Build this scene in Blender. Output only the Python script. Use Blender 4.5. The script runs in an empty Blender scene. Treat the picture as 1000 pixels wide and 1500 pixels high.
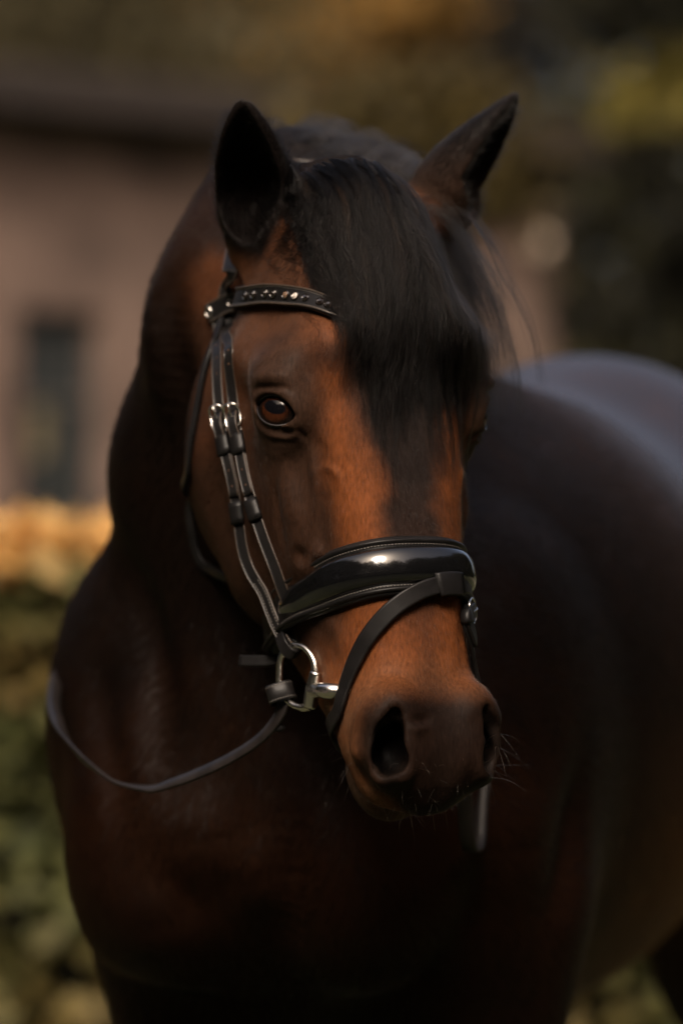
import bpy, bmesh, math, random, time
import numpy as np
from mathutils import Vector, Matrix
from mathutils.bvhtree import BVHTree
from mathutils.noise import fractal, noise

T0 = time.time()
R = math.radians
rng = np.random.default_rng(7)
random.seed(7)
sc = bpy.context.scene
col = sc.collection

# ------------------------------------------------------------------ camera, world, sun, exposure
CAMZ, CAMY, FPX = 1.42, -3.41, 5625.0
cam_data = bpy.data.cameras.new('portrait_camera')
cam = bpy.data.objects.new('portrait_camera', cam_data)
col.objects.link(cam)
cam.location = (0, CAMY, CAMZ)
cam.rotation_euler = (R(90), 0, 0)
cam_data.sensor_fit = 'VERTICAL'
cam_data.sensor_height = 36.0
cam_data.lens = 135.0
cam_data.clip_start = 0.1
cam_data.clip_end = 2000
cam_data.dof.use_dof = True
cam_data.dof.focus_distance = 3.345
cam_data.dof.aperture_fstop = 2.8
sc.camera = cam

SUN_EL, SUN_AZ = R(42), R(190)      # azimuth of the sun, clockwise from +Y
world = bpy.data.worlds.new('World')
sc.world = world
world.use_nodes = True
wn = world.node_tree.nodes
sky = wn.new('ShaderNodeTexSky')
sky.sky_type = 'NISHITA'
sky.sun_disc = False
sky.sun_elevation = SUN_EL
sky.sun_rotation = SUN_AZ
sky.air_density = 0.6
sky.dust_density = 8.0
sky.ozone_density = 0.0
bg = wn['Background']
bg.inputs['Strength'].default_value = 0.125
warm = wn.new('ShaderNodeMix')                 # the hazy, warm daylight of the picture
warm.data_type = 'RGBA'
warm.blend_type = 'MULTIPLY'
warm.inputs[0].default_value = 1.0
warm.inputs[7].default_value = (1.0, 0.92, 0.82, 1)
world.node_tree.links.new(sky.outputs[0], warm.inputs[6])
world.node_tree.links.new(warm.outputs[2], bg.inputs[0])
sun_data = bpy.data.lights.new('sun', 'SUN')
sun_data.energy = 1.2
sun_data.angle = R(22)
sun_data.color = (1.0, 0.93, 0.84)
sun = bpy.data.objects.new('sun', sun_data)
col.objects.link(sun)
sdir = Vector((math.sin(SUN_AZ)*math.cos(SUN_EL), math.cos(SUN_AZ)*math.cos(SUN_EL), math.sin(SUN_EL)))
sun.rotation_euler = sdir.to_track_quat('Z', 'Y').to_euler()
sun.location = sdir*30
sc.view_settings.view_transform = 'Standard'
sc.view_settings.look = 'None'
sc.view_settings.gamma = 1.0
sc.view_settings.use_curve_mapping = False
sc.view_settings.exposure = 1.0
sc.render.engine = 'CYCLES'
sc.cycles.use_denoising = True
sc.cycles.max_bounces = 6
sc.cycles.transparent_max_bounces = 8


def at(px, py, Y):
    """photo pixel -> world point at depth Y"""
    k = (Y - CAMY)/FPX
    return np.array([(px - 500)*k, Y, CAMZ + (750 - py)*k])


# ------------------------------------------------------------------ head frame
PSI, TH = R(27), R(15)
nh = np.array([math.sin(PSI), -math.cos(PSI), 0])
HU = np.array([math.cos(PSI), math.sin(PSI), 0])                 # horse's left
UPV = np.array([0, 0, 1.0])
HA = -UPV*math.cos(TH) + nh*math.sin(TH)                         # poll -> muzzle
HW = nh*math.cos(TH) + UPV*math.sin(TH)                          # out of the face
HP0 = at(547, 235, 0.057)
ROLL = -0.009
HA, HU = HA*math.cos(ROLL) + HU*math.sin(ROLL), HU*math.cos(ROLL) - HA*math.sin(ROLL)
HM = np.array([HA, HU, HW])                                      # world -> head rows


def h2w(t, u, w):
    return HP0 + t*HA + u*HU + w*HW


def w2h(P):
    return (np.asarray(P) - HP0) @ HM.T


# body frame
BH = R(18.0)
BO = np.array([-0.105, 0.28, 0.0])
BB = np.array([math.sin(BH), math.cos(BH), 0])                   # chest -> rump
BL = np.array([math.cos(BH), -math.sin(BH), 0])                  # horse's left


def b2w(b, l, z):
    return BO + b*BB + l*BL + np.array([0, 0, z])


# ------------------------------------------------------------------ distance field
def axis(lo, hi, f0, f1, fine, coarse):
    a = [f0]
    x = f0
    step = fine
    out = []
    while x > lo:
        step = min(coarse, step*1.06)
        x -= step
        out.append(x)
    mid = list(np.arange(f0, f1 + 1e-6, fine))
    x = mid[-1]
    step = fine
    hi_ = []
    while x < hi:
        step = min(coarse, step*1.06)
        x += step
        hi_.append(x)
    return np.array(out[::-1] + mid + hi_, dtype=np.float32)


FINE = 0.0019
GX = axis(-0.42, 0.95, -0.245, 0.235, FINE, 0.009)
GY = axis(-0.20, 2.30, -0.145, 0.30, FINE, 0.012)
GZ = axis(-0.03, 1.93, 1.115, 1.82, FINE, 0.010)
D = np.full((len(GX), len(GY), len(GZ)), 1.0, dtype=np.float32)


def window(lo, hi):
    s = []
    for g, a, b in zip((GX, GY, GZ), lo, hi):
        s.append(slice(max(0, np.searchsorted(g, a) - 1), min(len(g), np.searchsorted(g, b) + 1)))
    return tuple(s)


def put(fn, lo, hi, k, sub=False):
    s = window(lo, hi)
    X = GX[s[0]][:, None, None]
    Y = GY[s[1]][None, :, None]
    Z = GZ[s[2]][None, None, :]
    p = fn(X, Y, Z).astype(np.float32)
    d = D[s]
    if sub:
        p = -p
        h = np.maximum(k - np.abs(d - p), 0)
        D[s] = np.maximum(d, p) + h*h*(0.25/k)
    else:
        h = np.maximum(k - np.abs(d - p), 0)
        D[s] = np.minimum(d, p) - h*h*(0.25/k)


def frame_local(O, M):
    M = np.asarray(M, dtype=np.float32)
    O = np.asarray(O, dtype=np.float32)

    def f(X, Y, Z):
        x, y, z = X - O[0], Y - O[1], Z - O[2]
        return [M[i, 0]*x + M[i, 1]*y + M[i, 2]*z for i in range(3)]
    return f


def ellipsoid(c, r, M, k, sub=False):
    """world centre, radii along the rows of M"""
    loc = frame_local(c, M)
    r = np.asarray(r, dtype=np.float32)
    ext = np.sqrt(((np.asarray(M)*r[:, None])**2).sum(0)) + k + 0.012

    def fn(X, Y, Z):
        a, b, e = loc(X, Y, Z)
        k0 = np.sqrt((a/r[0])**2 + (b/r[1])**2 + (e/r[2])**2)
        k1 = np.sqrt((a/r[0]**2)**2 + (b/r[1]**2)**2 + (e/r[2]**2)**2)
        return k0*(k0 - 1)/np.maximum(k1, 1e-6)
    c = np.asarray(c)
    put(fn, c - ext, c + ext, k, sub)


def cone(p, q, r0, r1, k, sub=False, flat=None):
    """tapered capsule; flat = (direction, factor) squashes it along a direction"""
    p = np.asarray(p, dtype=np.float32)
    q = np.asarray(q, dtype=np.float32)
    ba = q - p
    L2 = float(ba @ ba)
    m = max(r0, r1)*(1 if flat is None else max(1, 1/flat[1] if flat[1] < 1 else 1)) + k + 0.012

    def fn(X, Y, Z):
        x, y, z = X - p[0], Y - p[1], Z - p[2]
        h = np.clip((x*ba[0] + y*ba[1] + z*ba[2])/L2, 0, 1)
        dx, dy, dz = x - h*ba[0], y - h*ba[1], z - h*ba[2]
        q2 = dx*dx + dy*dy + dz*dz
        if flat is not None:
            n, f = flat
            a = dx*n[0] + dy*n[1] + dz*n[2]
            q2 = q2 + a*a*(1/f**2 - 1)
        return np.sqrt(q2) - (r0 + (r1 - r0)*h)
    put(fn, np.minimum(p, q) - m, np.maximum(p, q) + m, k, sub)


def rot(axis_vec, ang):
    return np.array(Matrix.Rotation(ang, 3, Vector(axis_vec)))


def hell(t, u, w, rt, ru, rw, k, sub=False, tilt=(0, 0, 0), both=True):
    """ellipsoid in head coordinates, mirrored; tilt = rotations about t, u, w axes"""
    for s in ((1, -1) if both else (1,)):
        Rm = rot((1, 0, 0), tilt[0]*s) @ rot((0, 1, 0), tilt[1]) @ rot((0, 0, 1), tilt[2]*s)
        M = Rm.T @ HM
        ellipsoid(h2w(t, u*s, w), (rt, ru, rw), M, k, sub)


def hcone(a, b, r0, r1, k, sub=False, both=True, flat=None):
    for s in ((1, -1) if both else (1,)):
        fl = None
        if flat is not None:
            n = np.array(flat[0], dtype=float)*[1, s, 1]
            n = n/np.linalg.norm(n)
            fl = (n @ HM, flat[1])
        cone(h2w(a[0], a[1]*s, a[2]), h2w(b[0], b[1]*s, b[2]), r0, r1, k, sub, fl)


def bell(b, l, z, rb, rl, rz, k, both=False, tilt=0.0, sub=False):
    for s in ((1, -1) if both else (1,)):
        M = np.array([BB, BL, UPV])
        Rm = rot((0, 1, 0), tilt)
        ellipsoid(b2w(b, l*s, z), (rb, rl, rz), Rm.T @ M, k, sub)


def pchip(xs, ys, x):
    xs = np.asarray(xs, float)
    ys = np.asarray(ys, float)
    h = np.diff(xs)
    dl = np.diff(ys)/h
    m = np.zeros(len(xs))
    m[1:-1] = np.where(dl[:-1]*dl[1:] > 0, 2*dl[:-1]*dl[1:]/(dl[:-1] + dl[1:] + 1e-12), 0)
    m[0], m[-1] = dl[0], dl[-1]
    i = np.clip(np.searchsorted(xs, x) - 1, 0, len(h) - 1)
    s = np.clip((x - xs[i])/h[i], 0, 1)
    return ((2*s**3 - 3*s**2 + 1)*ys[i] + (s**3 - 2*s**2 + s)*h[i]*m[i]
            + (-2*s**3 + 3*s**2)*ys[i + 1] + (s**3 - s**2)*h[i]*m[i + 1])


def head_loft(tab, k, lo_t, hi_t, mu=0.13, mw=(-0.24, 0.05)):
    """superelliptic sections along the head: t, half width, top w, bottom w, power, flare"""
    tab = np.array(tab)

    def fn(X, Y, Z):
        t, u, w = frame_local(HP0, HM)(X, Y, Z)
        tt = np.linspace(lo_t, hi_t, 600)
        c = [pchip(tab[:, 0], tab[:, j], tt).astype(np.float32) for j in range(1, 6)]
        idx = np.clip((t - lo_t)/(hi_t - lo_t)*599, 0, 599).astype(np.int32)
        hw, top, bot, pw, fl = (a[idx] for a in c)
        wc = (top + bot)*0.5
        hh = (top - bot)*0.5
        y = (w - wc)/hh
        x = np.abs(u)/(hw*(1 - fl*np.clip(y, -1.2, 1.2)))
        y = np.abs(y)
        rho = (x**pw + y**pw + 1e-9)**(1/pw)
        # gradient in the section
        gx = (x/rho)**(pw - 1)/hw
        gy = (y/rho)**(pw - 1)/hh
        d = (rho - 1)/np.sqrt(gx*gx + gy*gy + 1e-6)
        e = np.maximum(lo_t - t, t - hi_t)
        return np.maximum(d, e)
    cs = np.array([h2w(t, u, w) for t in (lo_t, hi_t) for u in (-mu, mu) for w in mw])
    put(fn, cs.min(0) - k, cs.max(0) + k, k)


# ---- trunk
bell(0.85, 0, 1.20, 0.78, 0.315, 0.37, 0.1)
bell(0.42, 0, 1.18, 0.40, 0.235, 0.34, 0.1)
bell(1.38, 0, 1.30, 0.42, 0.29, 0.325, 0.1)
bell(1.50, 0.17, 1.05, 0.24, 0.14, 0.36, 0.08, both=True)
bell(0.50, 0, 1.48, 0.28, 0.07, 0.13, 0.1)


def wcone(p, q, r0, r1, k):
    cone(p, q, r0, r1, k)


# ---- neck
wcone((0.03, 0.72, 1.48), (-0.06, 0.55, 1.64), 0.09, 0.085, 0.08)
wcone((-0.06, 0.55, 1.64), (-0.05, 0.38, 1.710), 0.085, 0.075, 0.08)
wcone((-0.05, 0.38, 1.710), (0.02, 0.20, 1.665), 0.075, 0.06, 0.06)
wcone((-0.055, 0.58, 1.27), (-0.082, 0.45, 1.46), 0.140, 0.132, 0.08)
wcone((-0.082, 0.45, 1.46), (-0.065, 0.34, 1.60), 0.132, 0.112, 0.08)
wcone((-0.065, 0.34, 1.60), (0.0, 0.21, 1.63), 0.110, 0.070, 0.06)
wcone((-0.05, 0.45, 1.20), (-0.03, 0.32, 1.42), 0.15, 0.085, 0.08)
# ---- shoulders, chest and legs
bell(0.30, 0.165, 1.17, 0.20, 0.105, 0.24, 0.06, both=True, tilt=R(-14))
bell(0.34, -0.215, 1.21, 0.17, 0.080, 0.17, 0.05, tilt=R(-14))
bell(0.13, -0.16, 1.07, 0.05, 0.045, 0.10, 0.03)
bell(0.16, 0.06, 1.16, 0.05, 0.05, 0.10, 0.04)
bell(0.11, 0.095, 1.09, 0.10, 0.10, 0.14, 0.06, both=True)
for s in (1, -1):
    P = lambda b, l, z: b2w(b, l*s + (0.022 if s < 0 and b < 1 else 0), z)
    cone(P(0.29, 0.155, 1.00), P(0.28, 0.150, 0.62), 0.112, 0.060, 0.07)
    cone(P(0.28, 0.150, 0.62), P(0.27, 0.150, 0.46), 0.058, 0.046, 0.03)
    cone(P(0.27, 0.150, 0.46), P(0.28, 0.150, 0.16), 0.040, 0.034, 0.02)
    cone(P(0.28, 0.150, 0.16), P(0.24, 0.150, 0.075), 0.040, 0.034, 0.02)
    cone(P(0.23, 0.150, 0.07), P(0.21, 0.150, 0.02), 0.050, 0.062, 0.015)
    cone(P(1.55, 0.17, 0.98), P(1.62, 0.165, 0.66), 0.13, 0.07, 0.06)
    cone(P(1.62, 0.165, 0.66), P(1.72, 0.16, 0.52), 0.065, 0.050, 0.03)
    cone(P(1.72, 0.16, 0.52), P(1.68, 0.16, 0.16), 0.042, 0.036, 0.02)
    cone(P(1.68, 0.16, 0.16), P(1.63, 0.16, 0.075), 0.041, 0.036, 0.02)
    cone(P(1.62, 0.16, 0.07), P(1.60, 0.16, 0.02), 0.050, 0.060, 0.015)
# ---- head
head_loft([
    (-0.02, 0.040, -0.040, -0.150, 2.0, 0.00),
    (0.03, 0.068, -0.016, -0.170, 2.2, 0.00),
    (0.08, 0.080, -0.002, -0.185, 2.3, 0.05),
    (0.13, 0.087, 0.004, -0.195, 2.5, 0.06),
    (0.18, 0.090, 0.006, -0.205, 2.7, 0.06),
    (0.22, 0.089, 0.005, -0.210, 2.9, 0.06),
    (0.26, 0.086, 0.003, -0.208, 3.0, 0.07),
    (0.31, 0.079, 0.000, -0.195, 3.0, 0.09),
    (0.36, 0.071, -0.002, -0.175, 2.9, 0.10),
    (0.41, 0.064, -0.003, -0.150, 2.7, 0.08),
    (0.46, 0.060, -0.004, -0.125, 2.5, 0.05),
    (0.50, 0.058, -0.004, -0.108, 2.4, 0.00),
    (0.53, 0.052, -0.010, -0.095, 2.2, 0.0),
    (0.545, 0.034, -0.020, -0.080, 2.0, 0.0),
    (0.552, 0.016, -0.030, -0.060, 2.0, 0.0)], 0.022, -0.02, 0.552)
# cheeks and lower jaw
hell(0.212, 0.060, -0.202, 0.110, 0.032, 0.114, 0.032)
hcone((0.22, 0.03, -0.235), (0.33, 0.028, -0.205), 0.055, 0.050, 0.03)
hcone((0.33, 0.026, -0.195), (0.50, 0.012, -0.112), 0.046, 0.024, 0.035)
# brow, eye socket, facial crest
hcone((0.172, 0.058, -0.026), (0.192, 0.090, -0.046), 0.026, 0.020, 0.035)
hcone((0.192, 0.092, -0.055), (0.150, 0.082, -0.115), 0.012, 0.010, 0.04)
hell(0.219, 0.088, -0.054, 0.036, 0.020, 0.036, 0.022)
hcone((0.250, 0.080, -0.082), (0.350, 0.071, -0.078), 0.014, 0.005, 0.03)
hell(0.285, 0.060, -0.130, 0.090, 0.027, 0.062, 0.03)
# muzzle
hell(0.541, 0.0, -0.042, 0.051, 0.049, 0.042, 0.03, both=False)
hell(0.520, 0.044, -0.036, 0.044, 0.023, 0.034, 0.02)
hcone((0.498, 0.040, -0.010), (0.512, 0.056, -0.018), 0.010, 0.009, 0.016)
hcone((0.512, 0.056, -0.018), (0.535, 0.0605, -0.028), 0.009, 0.008, 0.014)
hcone((0.535, 0.0600, -0.028), (0.556, 0.045, -0.022), 0.008, 0.008, 0.016)
hcone((0.48, 0.040, -0.076), (0.555, 0.030, -0.060), 0.024, 0.022, 0.02)
hcone((0.506, 0.034, -0.010), (0.548, 0.034, -0.012), 0.011, 0.014, 0.03)
hell(0.538, 0.0, -0.108, 0.047, 0.039, 0.027, 0.007, both=False)   # chin and lower lip

# eyes: lids over the ball, then the opening is cut through them
EYE_C = np.array([0.2230, 0.0872, -0.0560])
EYE_N = np.array([0.06, 0.80, 0.60]); EYE_N /= np.linalg.norm(EYE_N)
EYE_X = np.array([0.42, 0.0, 0.90]); EYE_X -= (EYE_X @ EYE_N)*EYE_N; EYE_X /= np.linalg.norm(EYE_X)
EYE_Y = np.cross(EYE_N, EYE_X)
if EYE_Y[0] > 0:
    EYE_Y = -EYE_Y                                     # towards the poll
EYE_R = 0.0245


def eye_frame(s):
    f = np.array([1, s, 1])
    return h2w(*(EYE_C*f)), np.array([(EYE_X*f) @ HM, (EYE_Y*f) @ HM, (EYE_N*f) @ HM])


for s in (1, -1):
    c, M = eye_frame(s)
    ellipsoid(c, (EYE_R + 0.0030,)*3, M, 0.012)
    loc = frame_local(c, M)

    def lens(X, Y, Z, loc=loc):
        x, y, n = loc(X, Y, Z)
        a, hu, hl = 0.0225, 0.0125, 0.0138
        Ru, Rl = (a*a + hu*hu)/(2*hu), (a*a + hl*hl)/(2*hl)
        up = np.sqrt(x*x + (y - (hu - Ru))**2) - Ru
        lo = np.sqrt(x*x + (y + (hl - Rl))**2) - Rl
        return np.maximum(np.maximum(up, lo), 0.006 - n)
    put(lens, c - 0.045, c + 0.045, 0.003, True)
    # folds of the upper and lower lid
    for h0, rr, depth in ((0.0195, 0.0022, 0.0262), (-0.0190, 0.0012, 0.0278)):
        prev = None
        for ph in np.linspace(-0.9, 0.9, 9):
            x, y = 0.026*math.sin(ph), h0*math.cos(ph*0.9)
            p = c + M[0]*x + M[1]*y + M[2]*math.sqrt(max(depth**2 - x*x*0.7 - y*y*0.7, 1e-5))
            if prev is not None:
                cone(prev, p, rr, rr, 0.006, True)
            prev = p


EARS = []


def ear(base, tip, opening, wid, bend=0.0):
    base, tip, o = np.array(base), np.array(tip), np.array(opening, float)
    EARS.append((base, tip, wid))
    ax = tip - base
    L = np.linalg.norm(ax)
    ax = ax/L
    o -= (o @ ax)*ax
    o /= np.linalg.norm(o)
    sd = np.cross(ax, o)
    M = np.array([ax, sd, o])
    S = np.array([-0.15, 0.0, 0.15, 0.35, 0.55, 0.75, 0.88, 0.96, 1.0])
    Bv = np.array([0.85, 0.90, 0.98, 1.0, 0.93, 0.70, 0.46, 0.27, 0.10])*wid
    Cv = np.array([0.9, 0.95, 0.95, 0.85, 0.70, 0.55, 0.45, 0.4, 0.3])*Bv
    loc = frame_local(base, M)

    def sect(X, Y, Z, inner):
        s, x, y = loc(X, Y, Z)
        ss = np.linspace(-0.15, 1, 400)
        bt, ct = np.interp(ss, S, Bv).astype(np.float32), np.interp(ss, S, Cv).astype(np.float32)
        sn = s/L
        idx = np.clip((sn + 0.15)/1.15*399, 0, 399).astype(np.int32)
        b, c = bt[idx], ct[idx]
        y = y + bend*(sn**2)
        if inner:
            b = np.maximum(b - 0.005, 0.001)*np.clip((sn - 0.06)/0.22, 0.02, 1)**0.5
            c = c + 0.010
            y = y - 0.016
        q = np.sqrt((x/b)**2 + (y/c)**2) + 1e-6
        d = (q - 1)*np.minimum(b, c)
        if inner:
            return np.maximum(d, (0.07 - sn)*L)
        return np.maximum(np.maximum(d, (sn - 1)*L), (-0.15 - sn)*L)

    pts = np.array([base - 0.03*ax, tip])
    lo, hi = pts.min(0) - 0.07, pts.max(0) + 0.07

    def fn(X, Y, Z):
        a = sect(X, Y, Z, False)
        b = sect(X, Y, Z, True)
        h = np.maximum(0.003 - np.abs(a + b), 0)
        return np.maximum(a, -b) + h*h*(0.25/0.003)
    put(fn, lo, hi, 0.022)


ear(at(382, 345, 0.125), at(357, 146, 0.05), (-0.35, -0.93, 0), 0.0375)
ear(at(640, 305, 0.21), at(757, 137, 0.20), (0.95, -0.28, -0.15), 0.040)
# carved last: nostrils, corner of the mouth
hell(0.538, 0.0485, -0.009, 0.0255, 0.0125, 0.028, 0.007, sub=True, tilt=(R(-35), 0, R(22)))
hell(0.549, 0.0455, -0.008, 0.0120, 0.0125, 0.026, 0.008, sub=True, tilt=(R(-35), 0, R(10)))
hcone((0.510, 0.043, 0.000), (0.524, 0.049, -0.006), 0.006, 0.009, 0.008, sub=True)
hcone((0.536, 0.043, -0.026), (0.47, 0.034, -0.050), 0.0165, 0.010, 0.006, sub=True)
hcone((0.488, 0.064, -0.084), (0.560, 0.048, -0.081), 0.0015, 0.0015, 0.005, sub=True)
print('field', round(time.time() - T0, 1), D.shape)


# ------------------------------------------------------------------ surface extraction (surface nets on the uneven grid)
def surface_nets():
    ins = D < 0
    nx, ny, nz = D.shape
    cnt = np.zeros((nx - 1, ny - 1, nz - 1), dtype=np.uint8)
    for i in (0, 1):
        for j in (0, 1):
            for k in (0, 1):
                cnt += ins[i:nx - 1 + i, j:ny - 1 + j, k:nz - 1 + k]
    act = (cnt > 0) & (cnt < 8)
    ci, cj, ck = np.nonzero(act)
    n = len(ci)
    vid = np.full(act.shape, -1, dtype=np.int32)
    vid[ci, cj, ck] = np.arange(n)
    cv = {(i, j, k): D[ci + i, cj + j, ck + k].astype(np.float64) for i in (0, 1) for j in (0, 1) for k in (0, 1)}
    acc = np.zeros((n, 3))
    m = np.zeros(n)
    corners = list(cv)
    for a in corners:
        for ax in range(3):
            if a[ax] == 0:
                b = list(a)
                b[ax] = 1
                va, vb = cv[a], cv[tuple(b)]
                cross = (va < 0) != (vb < 0)
                f = np.where(cross, va/np.where(cross, va - vb, 1), 0)
                p = np.array(a, float)[None, :].repeat(n, 0)
                p[:, ax] = f
                acc += p*cross[:, None]
                m += cross
    acc /= m[:, None]
    V = np.empty((n, 3))
    for ax, (g, c) in enumerate(zip((GX, GY, GZ), (ci, cj, ck))):
        V[:, ax] = g[c] + acc[:, ax]*(g[c + 1] - g[c])
    Q = []
    for ax in range(3):
        o1, o2 = [(1, 2), (2, 0), (0, 1)][ax]
        sl0 = [slice(None)]*3
        sl1 = [slice(None)]*3
        sl0[ax] = slice(0, -1)
        sl1[ax] = slice(1, None)
        for o in (o1, o2):
            sl0[o] = slice(1, -1)
            sl1[o] = slice(1, -1)
        a, b = ins[tuple(sl0)], ins[tuple(sl1)]
        e = np.array(np.nonzero(a != b))
        flip = b[tuple(e)]
        for o in (o1, o2):
            e[o] += 1

        def cell(d1, d2):
            c = e.copy()
            c[o1] += d1
            c[o2] += d2
            return vid[tuple(c)]
        q = np.stack([cell(-1, -1), cell(0, -1), cell(0, 0), cell(-1, 0)], 1)
        q[flip] = q[flip][:, ::-1]
        Q.append(q)
    return V, np.concatenate(Q)


V, Q = surface_nets()
del D
E = np.concatenate([Q[:, [0, 1]], Q[:, [1, 2]], Q[:, [2, 3]], Q[:, [3, 0]]])
deg = np.bincount(E[:, 0], minlength=len(V)) + np.bincount(E[:, 1], minlength=len(V))


def relax(A, n=1, lam=0.5):
    # weighted by inverse edge length, so that the graded grid leaves no seams
    wt = 1.0/np.maximum(np.linalg.norm(V[E[:, 0]] - V[E[:, 1]], axis=1), 4e-4)
    den = np.bincount(E[:, 0], wt, len(V)) + np.bincount(E[:, 1], wt, len(V))
    for _ in range(n):
        S = np.stack([np.bincount(E[:, 0], wt*A[E[:, 1], i], len(V)) + np.bincount(E[:, 1], wt*A[E[:, 0], i], len(V))
                      for i in range(A.shape[1])], 1)/den[:, None]
        A = A + lam*(S - A)
    return A


V = relax(V, 2, 0.6)
V = relax(V, 1, -0.3)




# ------------------------------------------------------------------ modelling strokes on the surface
def normals_of(V, Q):
    d1 = V[Q[:, 2]] - V[Q[:, 0]]
    d2 = V[Q[:, 3]] - V[Q[:, 1]]
    fn = np.cross(d1, d2)
    N = np.stack([sum(np.bincount(Q[:, c], fn[:, i], len(V)) for c in range(4)) for i in range(3)], 1)
    return N/np.maximum(np.linalg.norm(N, axis=1), 1e-12)[:, None]


CAMP = np.array([0, CAMY, CAMZ])


def head_tree():
    H = w2h(V)
    m = (H[:, 0] > -0.25) & (H[:, 0] < 0.65) & (np.abs(H[:, 1]) < 0.22) & (H[:, 2] > -0.42) & (H[:, 2] < 0.1)
    q = Q[m[Q].all(1)]
    ids = np.unique(q)
    mp = np.full(len(V), -1)
    mp[ids] = np.arange(len(ids))
    return BVHTree.FromPolygons([Vector(v) for v in V[ids]], mp[q].tolist())


TREE = head_tree()


def hit(px, py):
    """where the line of sight through a photo pixel meets the head"""
    d = at(px, py, 0.0) - CAMP
    d /= np.linalg.norm(d)
    r = TREE.ray_cast(Vector(CAMP), Vector(d))
    if r[0] is None:
        r = TREE.find_nearest(Vector(at(px, py, 0.1)))
    return np.array(r[0]), np.array(r[1])


def polyline(pts, step):
    pts = np.asarray(pts, float)
    L = np.concatenate([[0], np.cumsum(np.linalg.norm(np.diff(pts, axis=0), axis=1))])
    n = max(2, int(L[-1]/step) + 1)
    x = np.linspace(0, L[-1], n)
    return np.stack([pchip(L, pts[:, i], x) for i in range(pts.shape[1])], 1)


def stroke(px, r, amp, mirror=True, taper=True):
    """push the skin out (amp > 0) or in along a drawn line, on both sides of the head"""
    global V
    L = np.array([hit(*p)[0] for p in px])
    L = polyline(L, r*0.5) if len(L) > 1 else L
    N = normals_of(V, Q)
    lines = [L]
    if mirror:
        h = w2h(L)*[1, -1, 1]
        lines.append(HP0 + h @ HM)
    for l in lines:
        m = np.nonzero(((V > l.min(0) - 3*r) & (V < l.max(0) + 3*r)).all(1))[0]
        best = np.zeros(len(m))
        n = len(l)
        for k, p in enumerate(l):
            f = 1.0 if not taper or n < 3 else min(1.0, 0.25 + 2.2*min(k, n - 1 - k)/(n - 1))
            best = np.maximum(best, f*np.exp(-((V[m] - p)**2).sum(1)/(r*r)))
        V[m] += N[m]*(best*amp)[:, None]


# nostril rims, lips
stroke([(612, 1048), (588, 1041), (563, 1056), (549, 1085), (546, 1115), (553, 1143), (568, 1160)], 0.0065, 0.0032)
stroke([(540, 1048), (530, 1085), (529, 1120), (538, 1152), (556, 1178)], 0.007, -0.0030)
stroke([(602, 1066), (612, 1068), (624, 1064)], 0.005, 0.0026, False)
stroke([(607, 1053), (618, 1056), (630, 1050)], 0.005, -0.0030, False)
stroke([(575, 1142), (592, 1142), (606, 1132)], 0.006, 0.0022)
stroke([(612, 1100), (612, 1130), (606, 1155)], 0.006, -0.0016)
stroke([(650, 1120), (648, 1150), (645, 1175)], 0.007, -0.0016, False)
stroke([(508, 1075), (518, 1115), (540, 1160)], 0.0035, -0.0012)
stroke([(520, 1060), (526, 1100), (545, 1145), (575, 1180)], 0.003, -0.0009)
# eye folds, brow, tear corner
stroke([(370, 572), (382, 567), (400, 567), (416, 567), (427, 573)], 0.0028, -0.0034)
stroke([(372, 555), (390, 551), (410, 550), (426, 554)], 0.0055, 0.0032)
stroke([(452, 520), (446, 560), (452, 600)], 0.010, -0.0030)
stroke([(460, 640), (474, 668), (470, 700)], 0.006, -0.0020)
stroke([(340, 660), (345, 720), (362, 790)], 0.012, -0.0030)
stroke([(378, 538), (400, 532), (422, 532)], 0.0035, -0.0012)
stroke([(366, 520), (363, 545), (366, 570)], 0.004, -0.0015)
stroke([(384, 640), (405, 648), (428, 648), (440, 640)], 0.0035, -0.0014)
stroke([(384, 655), (410, 664), (436, 660)], 0.006, 0.0014)
stroke([(436, 628), (442, 636), (448, 645)], 0.0028, -0.0028)
# cheek: crest, veins and hollows
stroke([(440, 640), (458, 680), (463, 720), (457, 765), (447, 800)], 0.0045, 0.0026)
stroke([(462, 690), (478, 684), (492, 694), (500, 716)], 0.0036, 0.0020)
stroke([(420, 700), (428, 740), (436, 775)], 0.011, 0.0045)
stroke([(478, 700), (474, 750), (470, 790)], 0.008, -0.0030)
stroke([(432, 812), (444, 818)], 0.008, -0.0055)
stroke([(462, 806), (472, 812)], 0.007, 0.0045)
stroke([(400, 690), (404, 740), (416, 800)], 0.007, -0.0035)
stroke([(470, 900), (500, 930), (505, 975)], 0.010, 0.003)
stroke([(540, 880), (560, 930), (575, 985)], 0.006, -0.0012)
V = relax(V, 1, 0.3)

# the big muscles of neck, shoulder and chest
m_ = (V[:, 0] > -0.45) & (V[:, 0] < 0.7) & (V[:, 1] < 1.6) & (V[:, 2] > 0.75)
q_ = Q[m_[Q].all(1)]
ids_ = np.unique(q_)
mp_ = np.full(len(V), -1)
mp_[ids_] = np.arange(len(ids_))
HEAD_TREE = TREE
TREE = BVHTree.FromPolygons([Vector(v) for v in V[ids_]], mp_[q_].tolist())
stroke([(300, 1215), (305, 1240)], 0.042, 0.010, False, False)
stroke([(372, 1280), (380, 1300)], 0.038, 0.008, False, False)
stroke([(212, 1340), (225, 1370)], 0.038, 0.008, False, False)
stroke([(345, 1190), (340, 1250), (325, 1330)], 0.018, -0.007, False)
stroke([(235, 1270), (265, 1310), (290, 1350)], 0.018, -0.007, False)
stroke([(430, 1180), (425, 1300), (420, 1420)], 0.026, -0.014, False)
stroke([(178, 800), (215, 900), (235, 1010), (240, 1130)], 0.026, -0.012, False)
stroke([(130, 930), (150, 1050), (175, 1180), (185, 1290)], 0.026, -0.008, False)
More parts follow.
